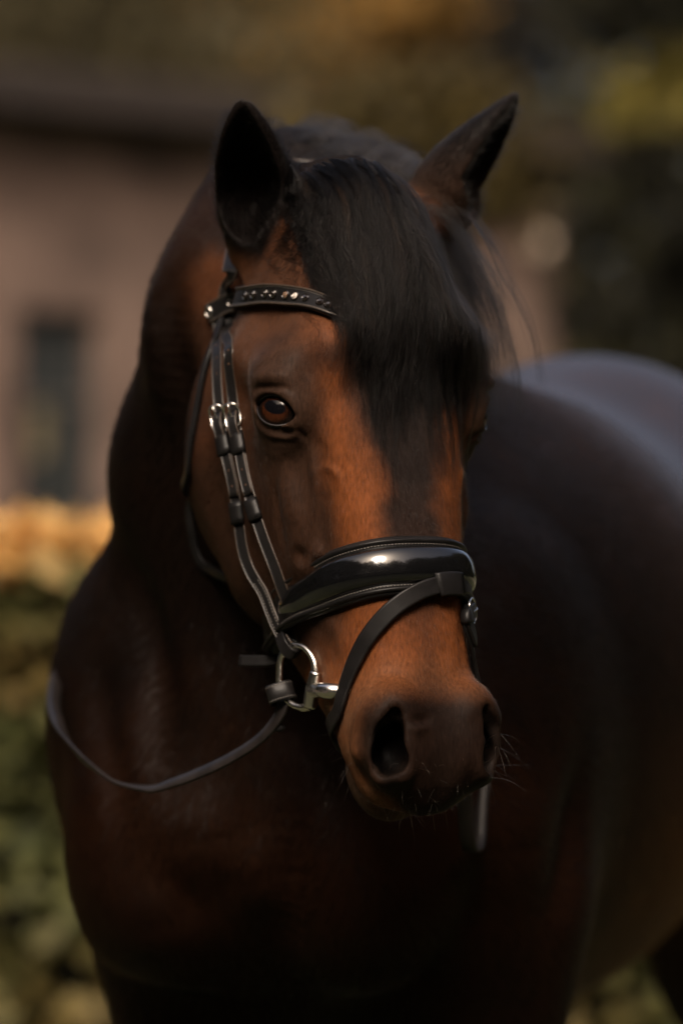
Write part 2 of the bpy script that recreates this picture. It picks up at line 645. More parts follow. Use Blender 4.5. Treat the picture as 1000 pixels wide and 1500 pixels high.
stroke([(232, 420), (228, 520), (236, 640)], 0.030, 0.008, False)
stroke([(268, 400), (258, 520), (262, 600)], 0.020, -0.008, False)
stroke([(850, 1120), (835, 1230), (800, 1360)], 0.030, -0.012, False)
stroke([(760, 1180), (750, 1300)], 0.050, 0.014, False)
stroke([(700, 1250), (690, 1400)], 0.022, -0.010, False)

def mesh_from(name, V, F, smooth=True):
    me = bpy.data.meshes.new(name)
    V = np.asarray(V, dtype=np.float32)
    F = np.asarray(F, dtype=np.int32)
    me.vertices.add(len(V))
    me.vertices.foreach_set('co', V.ravel())
    nl = F.shape[1]
    me.loops.add(F.size)
    me.loops.foreach_set('vertex_index', F.ravel())
    me.polygons.add(len(F))
    me.polygons.foreach_set('loop_start', np.arange(0, F.size, nl, dtype=np.int32))
    if smooth:
        me.polygons.foreach_set('use_smooth', np.ones(len(F), dtype=bool))
    me.update(calc_edges=True)
    me.validate()
    return me



# ------------------------------------------------------------------ coat colours
def sm(x, a, b):
    q = np.clip((x - a)/(b - a), 0, 1)
    return q*q*(3 - 2*q)


def vnoise(P, scale, seed=0):
    """smooth value noise on points"""
    P = P*scale + seed*17.31
    I = np.floor(P).astype(np.int64)
    F = P - I
    F = F*F*(3 - 2*F)

    def hsh(a, b, c):
        n = (a*73856093) ^ (b*19349663) ^ (c*83492791)
        n = (n ^ (n >> 13))*1274126177
        return ((n & 0xffff)/65535.0)
    r = 0
    for i in (0, 1):
        for j in (0, 1):
            for k in (0, 1):
                wgt = (F[:, 0] if i else 1 - F[:, 0])*(F[:, 1] if j else 1 - F[:, 1])*(F[:, 2] if k else 1 - F[:, 2])
                r = r + wgt*hsh(I[:, 0] + i, I[:, 1] + j, I[:, 2] + k)
    return r


BLACK = np.array([0.0105, 0.0082, 0.0075])
DARK = np.array([0.027, 0.0150, 0.0100])
BAY = np.array([0.138, 0.0440, 0.0140])
MUZ = np.array([0.034, 0.024, 0.0195])


def mix(a, b, f):
    return a + (b - a)*f[:, None]


def coat_colour(P, N):
    H = w2h(P)
    t, u, w = H.T
    n1, n2 = vnoise(P, 22, 1), vnoise(P, 60, 2)
    wob = (n1 - 0.5)*0.026 + (n2 - 0.5)*0.014
    nf = N @ HW                                            # facing forward along the face
    # body: nearly black bay, with warm light painted redder low on the flank, elbow and upper neck
    bl = P - BO
    bb, ll = bl @ BB, bl @ BL
    z = P[:, 2]
    red = np.exp(-(((bb - 0.85)/0.45)**2 + ((z - 1.00)/0.14)**2))*0.95
    red += np.exp(-(((bb - 0.10)/0.14)**2 + ((z - 1.10)/0.12)**2))*0.35
    red += np.exp(-(((P[:, 0] + 0.16)/0.10)**2 + ((z - 1.70)/0.06)**2 + ((P[:, 1] - 0.3)/0.2)**2))*0.30
    C = mix(np.tile(DARK*0.24, (len(P), 1)), BAY*0.26, np.clip(red + (n1 - 0.5)*0.15, 0, 1))
    C = C*(0.78 + 2.3*sm(bb, 0.45, 0.95))[:, None]  # chest shade and trunk light put into the coat tone
    C = mix(C, np.tile(BLACK, (len(P), 1)), sm(-z, -0.75, -0.55)*1.0)
    C = mix(C, np.tile(BLACK*0.8, (len(P), 1)), sm(z + 0.6*(P[:, 0] + 0.03), 1.70, 1.76)*(P[:, 1] < 0.75))
    # head
    hd = sm(w, -0.30, -0.22)*sm(t, -0.06, 0.02)*(np.abs(u) < 0.2)
    side = sm(np.abs(u) + wob, 0.080, 0.098)                # the cheek side
    Hc = np.tile(BAY, (len(P), 1))
    # cheeks darken towards the jaw: dark coat deepened by painted side shade
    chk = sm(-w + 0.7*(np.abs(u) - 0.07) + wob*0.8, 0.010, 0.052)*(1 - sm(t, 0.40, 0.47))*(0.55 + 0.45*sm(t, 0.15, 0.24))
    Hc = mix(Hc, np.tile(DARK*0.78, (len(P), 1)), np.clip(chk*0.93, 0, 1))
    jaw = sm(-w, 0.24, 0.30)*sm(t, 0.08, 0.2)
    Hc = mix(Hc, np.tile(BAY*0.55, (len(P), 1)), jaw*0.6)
    # dark surround of the eyes
    de = np.sqrt(((t - 0.212)/0.062)**2 + ((np.abs(u) - 0.098)/0.044)**2 + ((w + 0.045)/0.050)**2)
    Hc = mix(Hc, np.tile(DARK*1.1, (len(P), 1)), (1 - sm(de + wob*8, 0.6, 1.35))*0.92)
    fh = (1 - sm(t + wob, 0.150, 0.215))*sm(t, 0.03, 0.09)
    Hc = mix(Hc, np.tile(DARK*1.9, (len(P), 1)), fh*0.55)
    br = np.exp(-(((t - 0.185)/0.016)**2 + ((np.abs(u) - 0.066)/0.022)**2))
    Hc = mix(Hc, np.tile(BLACK*1.2, (len(P), 1)), np.clip(br*0.75, 0, 1))
    # black stripe from the forelock to the nose
    half = np.interp(t, [0.0, 0.12, 0.16, 0.20, 0.24, 0.30, 0.36, 0.42, 0.48], [0.05, 0.050, 0.056, 0.062, 0.046, 0.038, 0.030, 0.022, 0.014])
    st = (1 - sm(np.abs(u + 0.002) + wob, half*0.36, half*1.45))*sm(nf, 0.2, 0.5)
    st = st*np.interp(t, [0.0, 0.10, 0.17, 0.30, 0.36, 0.43, 0.50], [0.3, 0.5, 1.0, 0.98, 0.92, 0.55, 0.25])
    Hc = mix(Hc, np.tile(BLACK*1.35, (len(P), 1)), np.clip(st, 0, 1))
    # dark muzzle
    front = sm(t + 0.30*w + wob*0.9, 0.462, 0.508)*sm(w + 0.6*(0.05 - np.abs(u)) + wob*0.5, -0.052, -0.018)
    Hc = mix(Hc, np.tile(np.array([0.0052, 0.0043, 0.0038]), (len(P), 1)), np.clip(front, 0, 1)*0.95)
    lipside = sm(t, 0.44, 0.50)*(1 - front)
    Hc = mix(Hc, np.tile(np.array([0.085, 0.045, 0.024]), (len(P), 1)), lipside*0.6*(0.6 + 0.8*n2))
    chin = sm(-w, 0.082, 0.095)*sm(t, 0.47, 0.5)
    Hc = mix(Hc, np.tile(np.array([0.055, 0.032, 0.020]), (len(P), 1)), chin)
    nd = np.sqrt(((t - 0.532)/0.030)**2 + ((np.abs(u) - 0.042)/0.020)**2 + ((w + 0.026)/0.021)**2)
    Hc = mix(Hc, np.tile(MUZ*0.34, (len(P), 1)), (1 - sm(nd + wob*6, 1.15, 1.75))*0.85)
    Hc = mix(Hc, np.tile(BLACK*0.2, (len(P), 1)), 1 - sm(nd, 0.80, 1.08))  # shade inside the nostril painted as black skin
    poll = (1 - sm(t, 0.0, 0.06))*(1 - sm(np.abs(u) + wob, 0.045, 0.075))
    Hc = mix(Hc, np.tile(BLACK, (len(P), 1)), poll)
    # ears
    for (e0, e1, wd), rt in zip(EARS, (True, False)):
        ax = e1 - e0
        s_ = ((P - e0) @ ax)/(ax @ ax)
        dist = np.linalg.norm(P - e0 - np.clip(s_, 0, 1)[:, None]*ax, axis=1)
        near = (1 - sm(dist, 0.042, 0.056))*sm(s_, -0.12 if rt else -0.02, 0.06)
        Hc = mix(Hc, np.tile(BLACK*0.55 if rt else DARK*1.3, (len(P), 1)), near)
        if not rt:
            Hc = mix(Hc, np.tile(BLACK*0.7, (len(P), 1)), near*sm(s_ + wob*3, 0.45, 0.72))
    Hc = Hc*(0.82 + 0.36*n2)[:, None]
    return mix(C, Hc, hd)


# ------------------------------------------------------------------ materials
def nodes(name):
    m = bpy.data.materials.new(name)
    m.use_nodes = True
    nt = m.node_tree
    return m, nt, nt.nodes['Principled BSDF']


def setp(b, **kw):
    for k, v in kw.items():
        key = {'base': 'Base Color', 'rough': 'Roughness', 'metal': 'Metallic', 'spec': 'Specular IOR Level', 'coat': 'Coat Weight',
               'coatr': 'Coat Roughness', 'sheen': 'Sheen Weight', 'sheenr': 'Sheen Roughness', 'trans': 'Transmission Weight',
               'ior': 'IOR', 'sub': 'Subsurface Weight'}[k]
        b.inputs[key].default_value = (*v, 1) if isinstance(v, (tuple, list, np.ndarray)) and len(v) == 3 else v


def tex_noise(nt, scale, detail=3, stretch=None, rough=0.55):
    n = nt.nodes.new('ShaderNodeTexNoise')
    n.inputs['Scale'].default_value = scale
    n.inputs['Detail'].default_value = detail
    n.inputs['Roughness'].default_value = rough
    tc = nt.nodes.new('ShaderNodeTexCoord')
    if stretch:
        mp = nt.nodes.new('ShaderNodeMapping')
        mp.inputs['Scale'].default_value = stretch
        nt.links.new(tc.outputs['Object'], mp.inputs[0])
        nt.links.new(mp.outputs[0], n.inputs['Vector'])
    else:
        nt.links.new(tc.outputs['Object'], n.inputs['Vector'])
    return n


def bump(nt, b, src, strength, dist):
    bp = nt.nodes.new('ShaderNodeBump')
    bp.inputs['Strength'].default_value = strength
    bp.inputs['Distance'].default_value = dist
    nt.links.new(src, bp.inputs['Height'])
    nt.links.new(bp.outputs[0], b.inputs['Normal'])


def ramp(nt, src, stops):
    r = nt.nodes.new('ShaderNodeValToRGB')
    cr = r.color_ramp
    while len(cr.elements) < len(stops):
        cr.elements.new(0.5)
    for e, (p, c) in zip(cr.elements, stops):
        e.position = p
        e.color = (*c, 1)
    nt.links.new(src, r.inputs[0])
    return r.outputs[0]


def mat_simple(name, base, rough=0.5, noise=0.0, nscale=40, bumps=0.0, bscale=200, **kw):
    m, nt, b = nodes(name)
    setp(b, base=base, rough=rough, **kw)
    if noise:
        n = tex_noise(nt, nscale, 4)
        base = np.array(base)
        nt.links.new(ramp(nt, n.outputs[0], [(0.3, base*(1 - noise)), (0.7, base*(1 + noise))]), b.inputs['Base Color'])
    if bumps:
        bump(nt, b, tex_noise(nt, bscale, 3).outputs[0], bumps, 0.0006)
    return m


def mat_coat():
    m, nt, b = nodes('horse_coat')
    at_ = nt.nodes.new('ShaderNodeAttribute')
    at_.attribute_name = 'coat'
    n = tex_noise(nt, 420, 3, (1, 1, 0.28))
    mx = nt.nodes.new('ShaderNodeMix')
    mx.data_type = 'RGBA'
    mx.blend_type = 'MULTIPLY'
    mx.inputs[0].default_value = 1.0
    nt.links.new(at_.outputs['Color'], mx.inputs[6])
    nt.links.new(ramp(nt, n.outputs[0], [(0.3, (0.7, 0.7, 0.7)), (0.7, (1.3, 1.3, 1.3))]), mx.inputs[7])
    nt.links.new(mx.outputs[2], b.inputs['Base Color'])
    gl = nt.nodes.new('ShaderNodeAttribute')       # the groomed rump is sleek
    gl.attribute_name = 'gloss'
    for key, lo_, hi_ in (('Specular IOR Level', 0.05, 0.30), ('Roughness', 0.5, 0.24)):
        mr = nt.nodes.new('ShaderNodeMapRange')
        mr.inputs['To Min'].default_value = lo_
        mr.inputs['To Max'].default_value = hi_
        nt.links.new(gl.outputs['Fac'], mr.inputs['Value'])
        nt.links.new(mr.outputs[0], b.inputs[key])
    bump(nt, b, n.outputs[0], 0.35, 0.0012)
    return m


def mat_hair(name, attr=None, colour=(0.02, 0.015, 0.012), rough=0.32, radial=0.45, ior=1.45, coat=0.0):
    m = bpy.data.materials.new(name)
    m.use_nodes = True
    nt = m.node_tree
    nt.nodes.clear()
    o = nt.nodes.new('ShaderNodeOutputMaterial')
    h = nt.nodes.new('ShaderNodeBsdfHairPrincipled')
    h.parametrization = 'COLOR'
    h.inputs['Roughness'].default_value = rough
    h.inputs['Radial Roughness'].default_value = radial
    h.inputs['Coat'].default_value = coat
    h.inputs['Random Roughness'].default_value = 0.2
    h.inputs['IOR'].default_value = ior
    if attr:
        a = nt.nodes.new('ShaderNodeAttribute')
        a.attribute_name = attr
        nt.links.new(a.outputs['Color'], h.inputs['Color'])
    else:
        h.inputs['Color'].default_value = (*colour, 1)
    nt.links.new(h.outputs[0], o.inputs[0])
    return m


M_COAT = mat_coat()
M_FUR = mat_hair('coat_hair', 'tint', rough=0.32, radial=0.6, ior=1.26)
M_BODY = mat_hair('body_hair', 'tint', rough=0.30, radial=0.5, ior=1.42, coat=0.2)
M_MANE = mat_hair('black_mane_hair', 'tint', rough=0.30, radial=0.45, ior=1.25)
M_WHISK = mat_hair('whisker_hair', None, (0.12, 0.085, 0.06))
M_LASH = mat_hair('eyelash_hair', None, (0.005, 0.0042, 0.004), ior=1.38)
M_LEATHER = mat_simple('black_leather', (0.0085, 0.0078, 0.0078), 0.36, 0.3, 60, 0.3, 900, spec=0.20)
M_EDGE = mat_simple('lit_edge_tint', (0.048, 0.034, 0.025), 0.36, 0.3, 300, 0.3, 900, spec=0.6)  # lighter tone paints in the light that strap edges catch
M_REIN = mat_simple('rein_leather', (0.015, 0.012, 0.011), 0.42, 0.3, 60, 0.3, 900, spec=0.25)
M_PATENT = mat_simple('patent_leather', (0.004, 0.004, 0.0045), 0.13, spec=0.5, coat=1.0, coatr=0.06)
M_THREAD = mat_simple('grey_thread', (0.10, 0.09, 0.08), 0.5)
M_STEEL = mat_simple('polished_steel', (0.78, 0.74, 0.69), 0.24, 0.08, 90, 0.05, 500, metal=1.0)
M_DULL = mat_simple('dull_steel', (0.30, 0.27, 0.25), 0.35, metal=1.0)
M_GEM = mat_simple('dark_crystal', (0.010, 0.007, 0.006), 0.04, spec=1.0, coat=1.0, coatr=0.02)
M_PEARL = mat_simple('pale_crystal', (0.62, 0.55, 0.50), 0.12, spec=1.0)
M_AMBER = mat_simple('smoky_crystal', (0.16, 0.10, 0.065), 0.1, spec=1.0)
M_LID = mat_simple('lid_skin', (0.010, 0.008, 0.008), 0.24, 0.3, 300, spec=0.6)


def tag(o, label=None, cat=None, group=None, kind=None):
    for k, v in (('label', label), ('category', cat), ('group', group), ('kind', kind)):
        if v:
            o[k] = v
    return o


def link(name, me, mat, parent=None):
    o = bpy.data.objects.new(name, me)
    if mat is not None:
        for mm in (mat if isinstance(mat, (list, tuple)) else [mat]):
            me.materials.append(mm)
    col.objects.link(o)
    if parent is not None:
        o.parent = parent
        o.matrix_parent_inverse = parent.matrix_world.inverted()
    return o


horse_me = mesh_from('horse', V, Q)
NV = normals_of(V, Q)
ca = horse_me.attributes.new('coat', 'FLOAT_COLOR', 'POINT')
cc = np.ones((len(V), 4), dtype=np.float32)
cc[:, :3] = coat_colour(V, NV)
ca.data.foreach_set('color', cc.ravel())
gl_ = sm((V - BO) @ BB, 0.65, 1.0)*sm(V[:, 2], 1.25, 1.45)
horse_me.attributes.new('gloss', 'FLOAT', 'POINT').data.foreach_set('value', gl_.astype(np.float32))
horse = link('horse', horse_me, M_COAT)
tag(horse, 'dark bay horse with black forelock wearing a black bridle', 'horse')
TREE = head_tree()
print('horse mesh', len(V), len(Q), round(time.time() - T0, 1))


# ------------------------------------------------------------------ hair
def hair_object(name, pts, radius, mat, parent, tint=None, taper=0.25):
    """pts: (strands, points, 3)"""
    n, k, _ = pts.shape
    h = bpy.data.hair_curves.new(name)
    h.add_curves([k]*n)
    h.attributes['position'].data.foreach_set('vector', np.ascontiguousarray(pts, dtype=np.float32).ravel())
    r = h.attributes.get('radius') or h.attributes.new('radius', 'FLOAT', 'POINT')
    prof = 1 - (1 - taper)*np.linspace(0, 1, k)**2
    rr = np.broadcast_to(np.asarray(radius).reshape(-1, 1)*prof[None, :], (n, k))
    r.data.foreach_set('value', np.ascontiguousarray(rr, dtype=np.float32).ravel())
    if tint is not None:
        a = h.attributes.new('tint', 'FLOAT_COLOR', 'CURVE')
        c = np.ones((n, 4), dtype=np.float32)
        c[:, :3] = tint
        a.data.foreach_set('color', c.ravel())
    o = link(name, h, mat, parent)
    o['kind'] = 'stuff'
    return o


def coat_fur(count):
    H = w2h(V)
    ok = (H[:, 0] > -0.22) & (H[:, 0] < 0.62) & (np.abs(H[:, 1]) < 0.2) & (H[:, 2] > -0.36)
    # only skin turned towards the front half-space: the far side of the head is never near the picture
    vis = (NV @ np.array([0.0, -1.0, 0.0])) > -0.35
    q = Q[(ok & vis)[Q].all(1)]
    a = V[q[:, 0]]
    area = 0.5*np.linalg.norm(np.cross(V[q[:, 2]] - a, V[q[:, 3]] - V[q[:, 1]]), axis=1)
    cdf = np.cumsum(area)
    f = np.searchsorted(cdf, rng.random(count)*cdf[-1])
    q = q[f]
    x, y = rng.random((2, count))
    wq = np.stack([(1 - x)*(1 - y), x*(1 - y), x*y, (1 - x)*y], 1)[:, :, None]
    P = (V[q]*wq).sum(1)
    N = (NV[q]*wq).sum(1)
    N /= np.linalg.norm(N, axis=1)[:, None]
    h = w2h(P)
    t, u, w = h.T
    # lie of the hair: down the face, fanning outward, whorl on the forehead
    F = np.tile(HA, (count, 1)) + 0.45*np.sign(u)[:, None]*sm(np.abs(u), 0.0, 0.06)[:, None]*HU - (sm(-w, 0.06, 0.2)*0.8)[:, None]*HW
    up = (1 - sm(t, 0.10, 0.15))[:, None]
    F = F*(1 - 1.6*up*0) 
    ear_m = (t < 0.03) & (np.abs(u) > 0.05)
    F[ear_m] = -HA*0.6 + 0.2*HU
    F += 0.35*(np.stack([vnoise(P, 35, s_) for s_ in (3, 4, 5)], 1) - 0.5)
    F -= (F*N).sum(1)[:, None]*N
    F /= np.maximum(np.linalg.norm(F, axis=1), 1e-5)[:, None]
    F += 0.16*rng.normal(size=(count, 3))
    muz = sm(t, 0.47, 0.54)
    e = np.minimum(*(np.linalg.norm(P - (h2w(*(EYE_C*[1, s_, 1])) + EYE_N*[1, s_, 1] @ HM*EYE_R), axis=1) for s_ in (1, -1)))
    L = (0.0040 - 0.0022*muz)*(0.6 + 0.8*rng.random(count))*(0.35 + 0.65*sm(e, 0.02, 0.05))
    # keep the rim of the eye and the nostrils bare
    nd = np.sqrt(((t - 0.532)/0.030)**2 + ((np.abs(u) - 0.042)/0.020)**2 + ((w + 0.026)/0.021)**2)
    keep = (nd > 1.02) & (e > 0.0195 + 0.002*rng.random(count)) & (rng.random(count) > 0.93*sm(t + 0.3*w, 0.478, 0.52))
    lift = (0.05 + 0.07*rng.random(count))[:, None]
    s4 = np.array([0.0, 0.35, 0.7, 1.0])
    pts = np.stack([P + F*(L[:, None]*s_) + N*(L[:, None]*(lift*1.6*s_ - lift*0.9*s_*s_) - 0.0003) for s_ in s4], 1)
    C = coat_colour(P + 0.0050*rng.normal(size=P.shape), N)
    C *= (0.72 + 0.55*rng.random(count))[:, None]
    hair_object('coat', pts[keep], rng.uniform(0.00005, 0.00009, keep.sum()), M_FUR, horse, C[keep])


def body_fur(count):
    """short coat over what can be seen of the neck, chest and trunk"""
    cen = V[Q].mean(1)
    H = w2h(cen)
    headbox = (H[:, 0] > -0.20) & (H[:, 0] < 0.62) & (np.abs(H[:, 1]) < 0.19) & (H[:, 2] > -0.34)
    nq = NV[Q[:, 0]]
    view = CAMP - cen
    view /= np.linalg.norm(view, axis=1)[:, None]
    q = Q[(~headbox) & ((nq*view).sum(1) > -0.25) & (cen[:, 2] > 0.80)]
    a = V[q[:, 0]]
    area = 0.5*np.linalg.norm(np.cross(V[q[:, 2]] - a, V[q[:, 3]] - V[q[:, 1]]), axis=1)
    cdf = np.cumsum(area)
    q = q[np.searchsorted(cdf, rng.random(count)*cdf[-1])]
    x, y = rng.random((2, count))
    wq = np.stack([(1 - x)*(1 - y), x*(1 - y), x*y, (1 - x)*y], 1)[:, :, None]
    P = (V[q]*wq).sum(1)
    N = (NV[q]*wq).sum(1)
    N /= np.linalg.norm(N, axis=1)[:, None]
    F = np.array([0, 0, -0.8]) + 0.75*BB + 0.9*(np.stack([vnoise(P, 5, s_) for s_ in (13, 14, 15)], 1) - 0.5)
    F = F - (F*N).sum(1)[:, None]*N
    F /= np.maximum(np.linalg.norm(F, axis=1), 1e-5)[:, None]
    F += 0.10*rng.normal(size=(count, 3))
    L = (0.013*(0.6 + 0.8*rng.random(count)))[:, None]
    pts = np.stack([P + F*L*s_ + N*(L*(0.13*s_ - 0.06*s_*s_) - 0.0004) for s_ in (0.0, 0.5, 1.0)], 1)
    C = coat_colour(P, N)*(0.75 + 0.5*rng.random(count))[:, None]
    kp_ = rng.random(count) > 1.05*sm((P - BO) @ BB, 0.65, 1.0)*sm(P[:, 2], 1.25, 1.45)
    hair_object('coat', pts[kp_], rng.uniform(0.00010, 0.00017, kp_.sum()), M_BODY, horse, C[kp_])


coat_fur(460000)
body_fur(320000)
print('fur', round(time.time() - T0, 1))


# height of the face below the forelock
GT, GU = np.linspace(-0.10, 0.36, 93), np.linspace(-0.16, 0.17, 67)
SURF = np.full((len(GT), len(GU)), np.nan)
for i, t in enumerate(GT):
    for j, u in enumerate(GU):
        r = TREE.ray_cast(Vector(h2w(t, u, 0.12)), Vector(-HW))
        if r[0] is not None:
            w = w2h(np.array(r[0]))[2]
            if w > -0.13:
                SURF[i, j] = w
lim = 0.088
for i in range(len(GT)):                       # beyond the edges the hair hangs free beside the face
    ok = np.nonzero(~np.isnan(SURF[i]) & (np.abs(GU) < lim))[0]
    if len(ok) < 2:
        SURF[i] = np.nan
        continue
    for j, u in enumerate(GU):
        if np.isnan(SURF[i, j]) or abs(u) >= lim:
            e = ok[0] if u < GU[ok[0]] else ok[-1] if u > GU[ok[-1]] else ok[np.argmin(np.abs(ok - j))]
            SURF[i, j] = SURF[i, e] - 0.55*abs(u - GU[e])
rows = np.nonzero(~np.isnan(SURF[:, 30]))[0]
for i in range(len(GT)):
    if np.isnan(SURF[i, 30]):
        e = rows[np.argmin(np.abs(rows - i))]
        SURF[i] = SURF[e] - 0.7*abs(GT[i] - GT[e])
for _ in range(3):
    SURF[1:-1, 1:-1] = (SURF[1:-1, 1:-1]*2 + SURF[:-2, 1:-1] + SURF[2:, 1:-1] + SURF[1:-1, :-2] + SURF[1:-1, 2:])/6


def surf(t, u):
    x = np.clip((t - GT[0])/(GT[1] - GT[0]), 0, len(GT) - 1.001)
    y = np.clip((u - GU[0])/(GU[1] - GU[0]), 0, len(GU) - 1.001)
    i, j = x.astype(int), y.astype(int)
    a, b = x - i, y - j
    return (SURF[i, j]*(1 - a)*(1 - b) + SURF[i + 1, j]*a*(1 - b) + SURF[i, j + 1]*(1 - a)*b + SURF[i + 1, j + 1]*a*b)


def waves(n, k, amp, freq):
    """smooth random wobble per strand: (n, k)"""
    s = np.linspace(0, 1, k)[None, :]
    o = 0
    for m in range(1, 4):
        o = o + np.sin(s*freq*m*(0.7 + 0.6*rng.random((n, 1))) + 6.28*rng.random((n, 1)))/m
    return amp*o


def forelock(nl=760, per=20, k=42):
    """hair hangs in fine locks: every lock has its own root, tip, lift and wave"""
    lu = rng.random(nl)
    r_u = -0.058 + 0.112*lu + rng.normal(0, 0.006, nl)
    r_t = -0.018 + 0.055*rng.random(nl) + 0.03*np.abs(lu - 0.4)
    left = rng.random(nl) < 0.22
    e_u = np.where(left, r_u - 0.012 + rng.normal(0, 0.008, nl), -0.060 + 0.148*np.clip(lu + rng.normal(0, 0.12, nl), -0.03, 1.08))
    e_t = np.interp(e_u, [-0.085, -0.068, -0.055, -0.03, 0.0, 0.05, 0.09], [0.08, 0.12, 0.185, 0.235, 0.225, 0.235, 0.215]) + rng.normal(0, 0.020, nl) - np.abs(rng.normal(0, 0.035, nl))*(rng.random(nl) < 0.6) + np.abs(rng.normal(0, 0.026, nl))*(rng.random(nl) < 0.22)
    hgt = 0.003 + 0.030*rng.random(nl)**1.4
    n = nl*per
    lk = np.repeat(np.arange(nl), per)
    s = np.linspace(0, 1, k)[None, :]
    # within a lock
    a = 6.283*rng.random(n)
    rr = np.sqrt(rng.random(n))*np.where(rng.random(n) < 0.10, 0.0065, (0.0012 + 0.0018*rng.random(nl))[lk])
    fan = (0.5 + 0.9*np.sin(np.pi*s**0.7))*(1 - 0.7*s**2.2)
    du, dh = (rr*np.cos(a))[:, None]*fan, (rr*np.sin(a))[:, None]*fan*0.6
    lw, lf, la = 6.28*rng.random(nl), rng.uniform(6, 18, nl), rng.uniform(0.0012, 0.0048, nl)
    lw2 = 6.28*rng.random(nl)
    # the hair springs up and outward from the poll before it falls
    ru, rt_ = r_u[lk][:, None], r_t[lk][:, None]
    eu = e_u[lk][:, None]
    et = (e_t[lk] - np.abs(rng.normal(0, 0.022, n)))[:, None]
    u = ru + (eu - ru)*s**0.8 + (la[lk])[:, None]*np.sin(lf[lk][:, None]*s + lw[lk][:, None])*s**0.7 + du + waves(n, k, 0.0019, 24)*s**0.8
    t = rt_ + (et - rt_)*s**1.12 + waves(n, k, 0.0008, 9)*s
    h = 0.003 + hgt[lk][:, None]*np.sin(np.pi*np.clip(s*0.88 + 0.10, 0, 1))**0.8*(1 - 0.75*s)
    h = h + 0.5*la[lk][:, None]*np.sin(lf[lk][:, None]*s*0.9 + lw2[lk][:, None])*s + dh + waves(n, k, 0.0017, 22)*s**0.8
    # it lies over the browband
    h = h + 0.008*np.exp(-((t - 0.150)/0.050)**2)*sm(u, -0.080, -0.055)*(0.7 + 0.6*rng.random(nl))[lk][:, None]
    w = surf(t, u) + np.maximum(h, 0.0012)
    pts = HP0 + t[..., None]*HA + u[..., None]*HU + w[..., None]*HW
    base = np.array([0.0050, 0.0040, 0.0036])
    tint = base*(0.25 + 2.0*rng.random(nl)**1.6)[lk][:, None]*(0.85 + 0.3*rng.random(n))[:, None]
    br = (rng.random(nl) < 0.10)[lk]
    tint[br] = np.array([0.020, 0.012, 0.008])
    hair_object('forelock', pts, rng.uniform(0.00009, 0.00014, n), M_MANE, horse, tint)


def flyaways(n=900, k=26):
    s = np.linspace(0, 1, k)[None, :]
    ru = rng.uniform(-0.05, 0.07, (n, 1))
    rt = rng.uniform(0.0, 0.08, (n, 1))
    right = rng.random((n, 1)) < 0.72
    eu = np.where(right, rng.uniform(0.07, 0.125, (n, 1)), rng.uniform(-0.075, 0.0, (n, 1)))
    et = np.where(right, rng.uniform(0.10, 0.25, (n, 1)), rng.uniform(0.14, 0.265, (n, 1)))
    u = ru + (eu - ru)*s**0.8 + waves(n, k, 0.0045, 11)*s
    t = rt + (et - rt)*s**1.1 + waves(n, k, 0.003, 7)*s
    w = surf(t, u) + 0.006 + 0.03*np.sin(np.pi*s*0.9)*rng.random((n, 1)) + waves(n, k, 0.003, 6)*s
    pts = HP0 + t[..., None]*HA + u[..., None]*HU + w[..., None]*HW
    hair_object('stray_hair', pts, rng.uniform(0.00005, 0.00008, n), M_MANE, horse, np.tile([0.022, 0.017, 0.015], (n, 1))*(0.6 + rng.random((n, 1))))


def mane(nl=420, per=26, k=22):
    crest = np.array([[0.035, 0.175, 1.700], [0.015, 0.24, 1.738], [-0.02, 0.32, 1.772], [-0.05, 0.40, 1.785], [-0.062, 0.50, 1.765], [-0.055, 0.58, 1.725], [0.0, 0.70, 1.60]])
    L = polyline(crest, 0.004)
    n = nl*per
    lk = np.repeat(np.arange(nl), per)
    i = (rng.random(nl)**1.25*(len(L) - 1)).astype(int)
    P = (L[i] + rng.normal(0, 0.007, (nl, 3)) + np.stack([rng.uniform(-0.040, 0.025, nl), np.zeros(nl), np.zeros(nl)], 1))[lk]
    P = P + rng.normal(0, 0.0034, (n, 3))
    s = np.linspace(0, 1, k)[None, :]
    one = lambda a, b: rng.uniform(a, b, nl)[lk][:, None]
    ln, out, rise, fwd = one(0.08, 0.19), one(0.05, 0.12), one(0.012, 0.032), one(-0.04, 0.03)
    amp, fr, ph = one(0.0008, 0.0028), one(5, 11), one(0, 6.28)
    x = P[:, 0:1] + out*(1 - (1 - s)**1.6) + waves(n, k, 0.0013, 14)*s
    z = P[:, 2:3] - 0.010 + rise*np.sin(np.pi*np.minimum(1, s*2.0)) - ln*s**1.7 + amp*np.sin(fr*s + ph)*s
    y = P[:, 1:2] + fwd*s + amp*np.cos(fr*s + ph)*s
    tint = np.array([0.0085, 0.0068, 0.0060])*(0.3 + 2.0*rng.random(nl)**1.5)[lk][:, None]
    hair_object('mane', np.stack([x, y, z], 2), rng.uniform(0.00009, 0.00014, n), M_MANE, horse, tint)


forelock()
flyaways()
mane()
print('hair', round(time.time() - T0, 1))


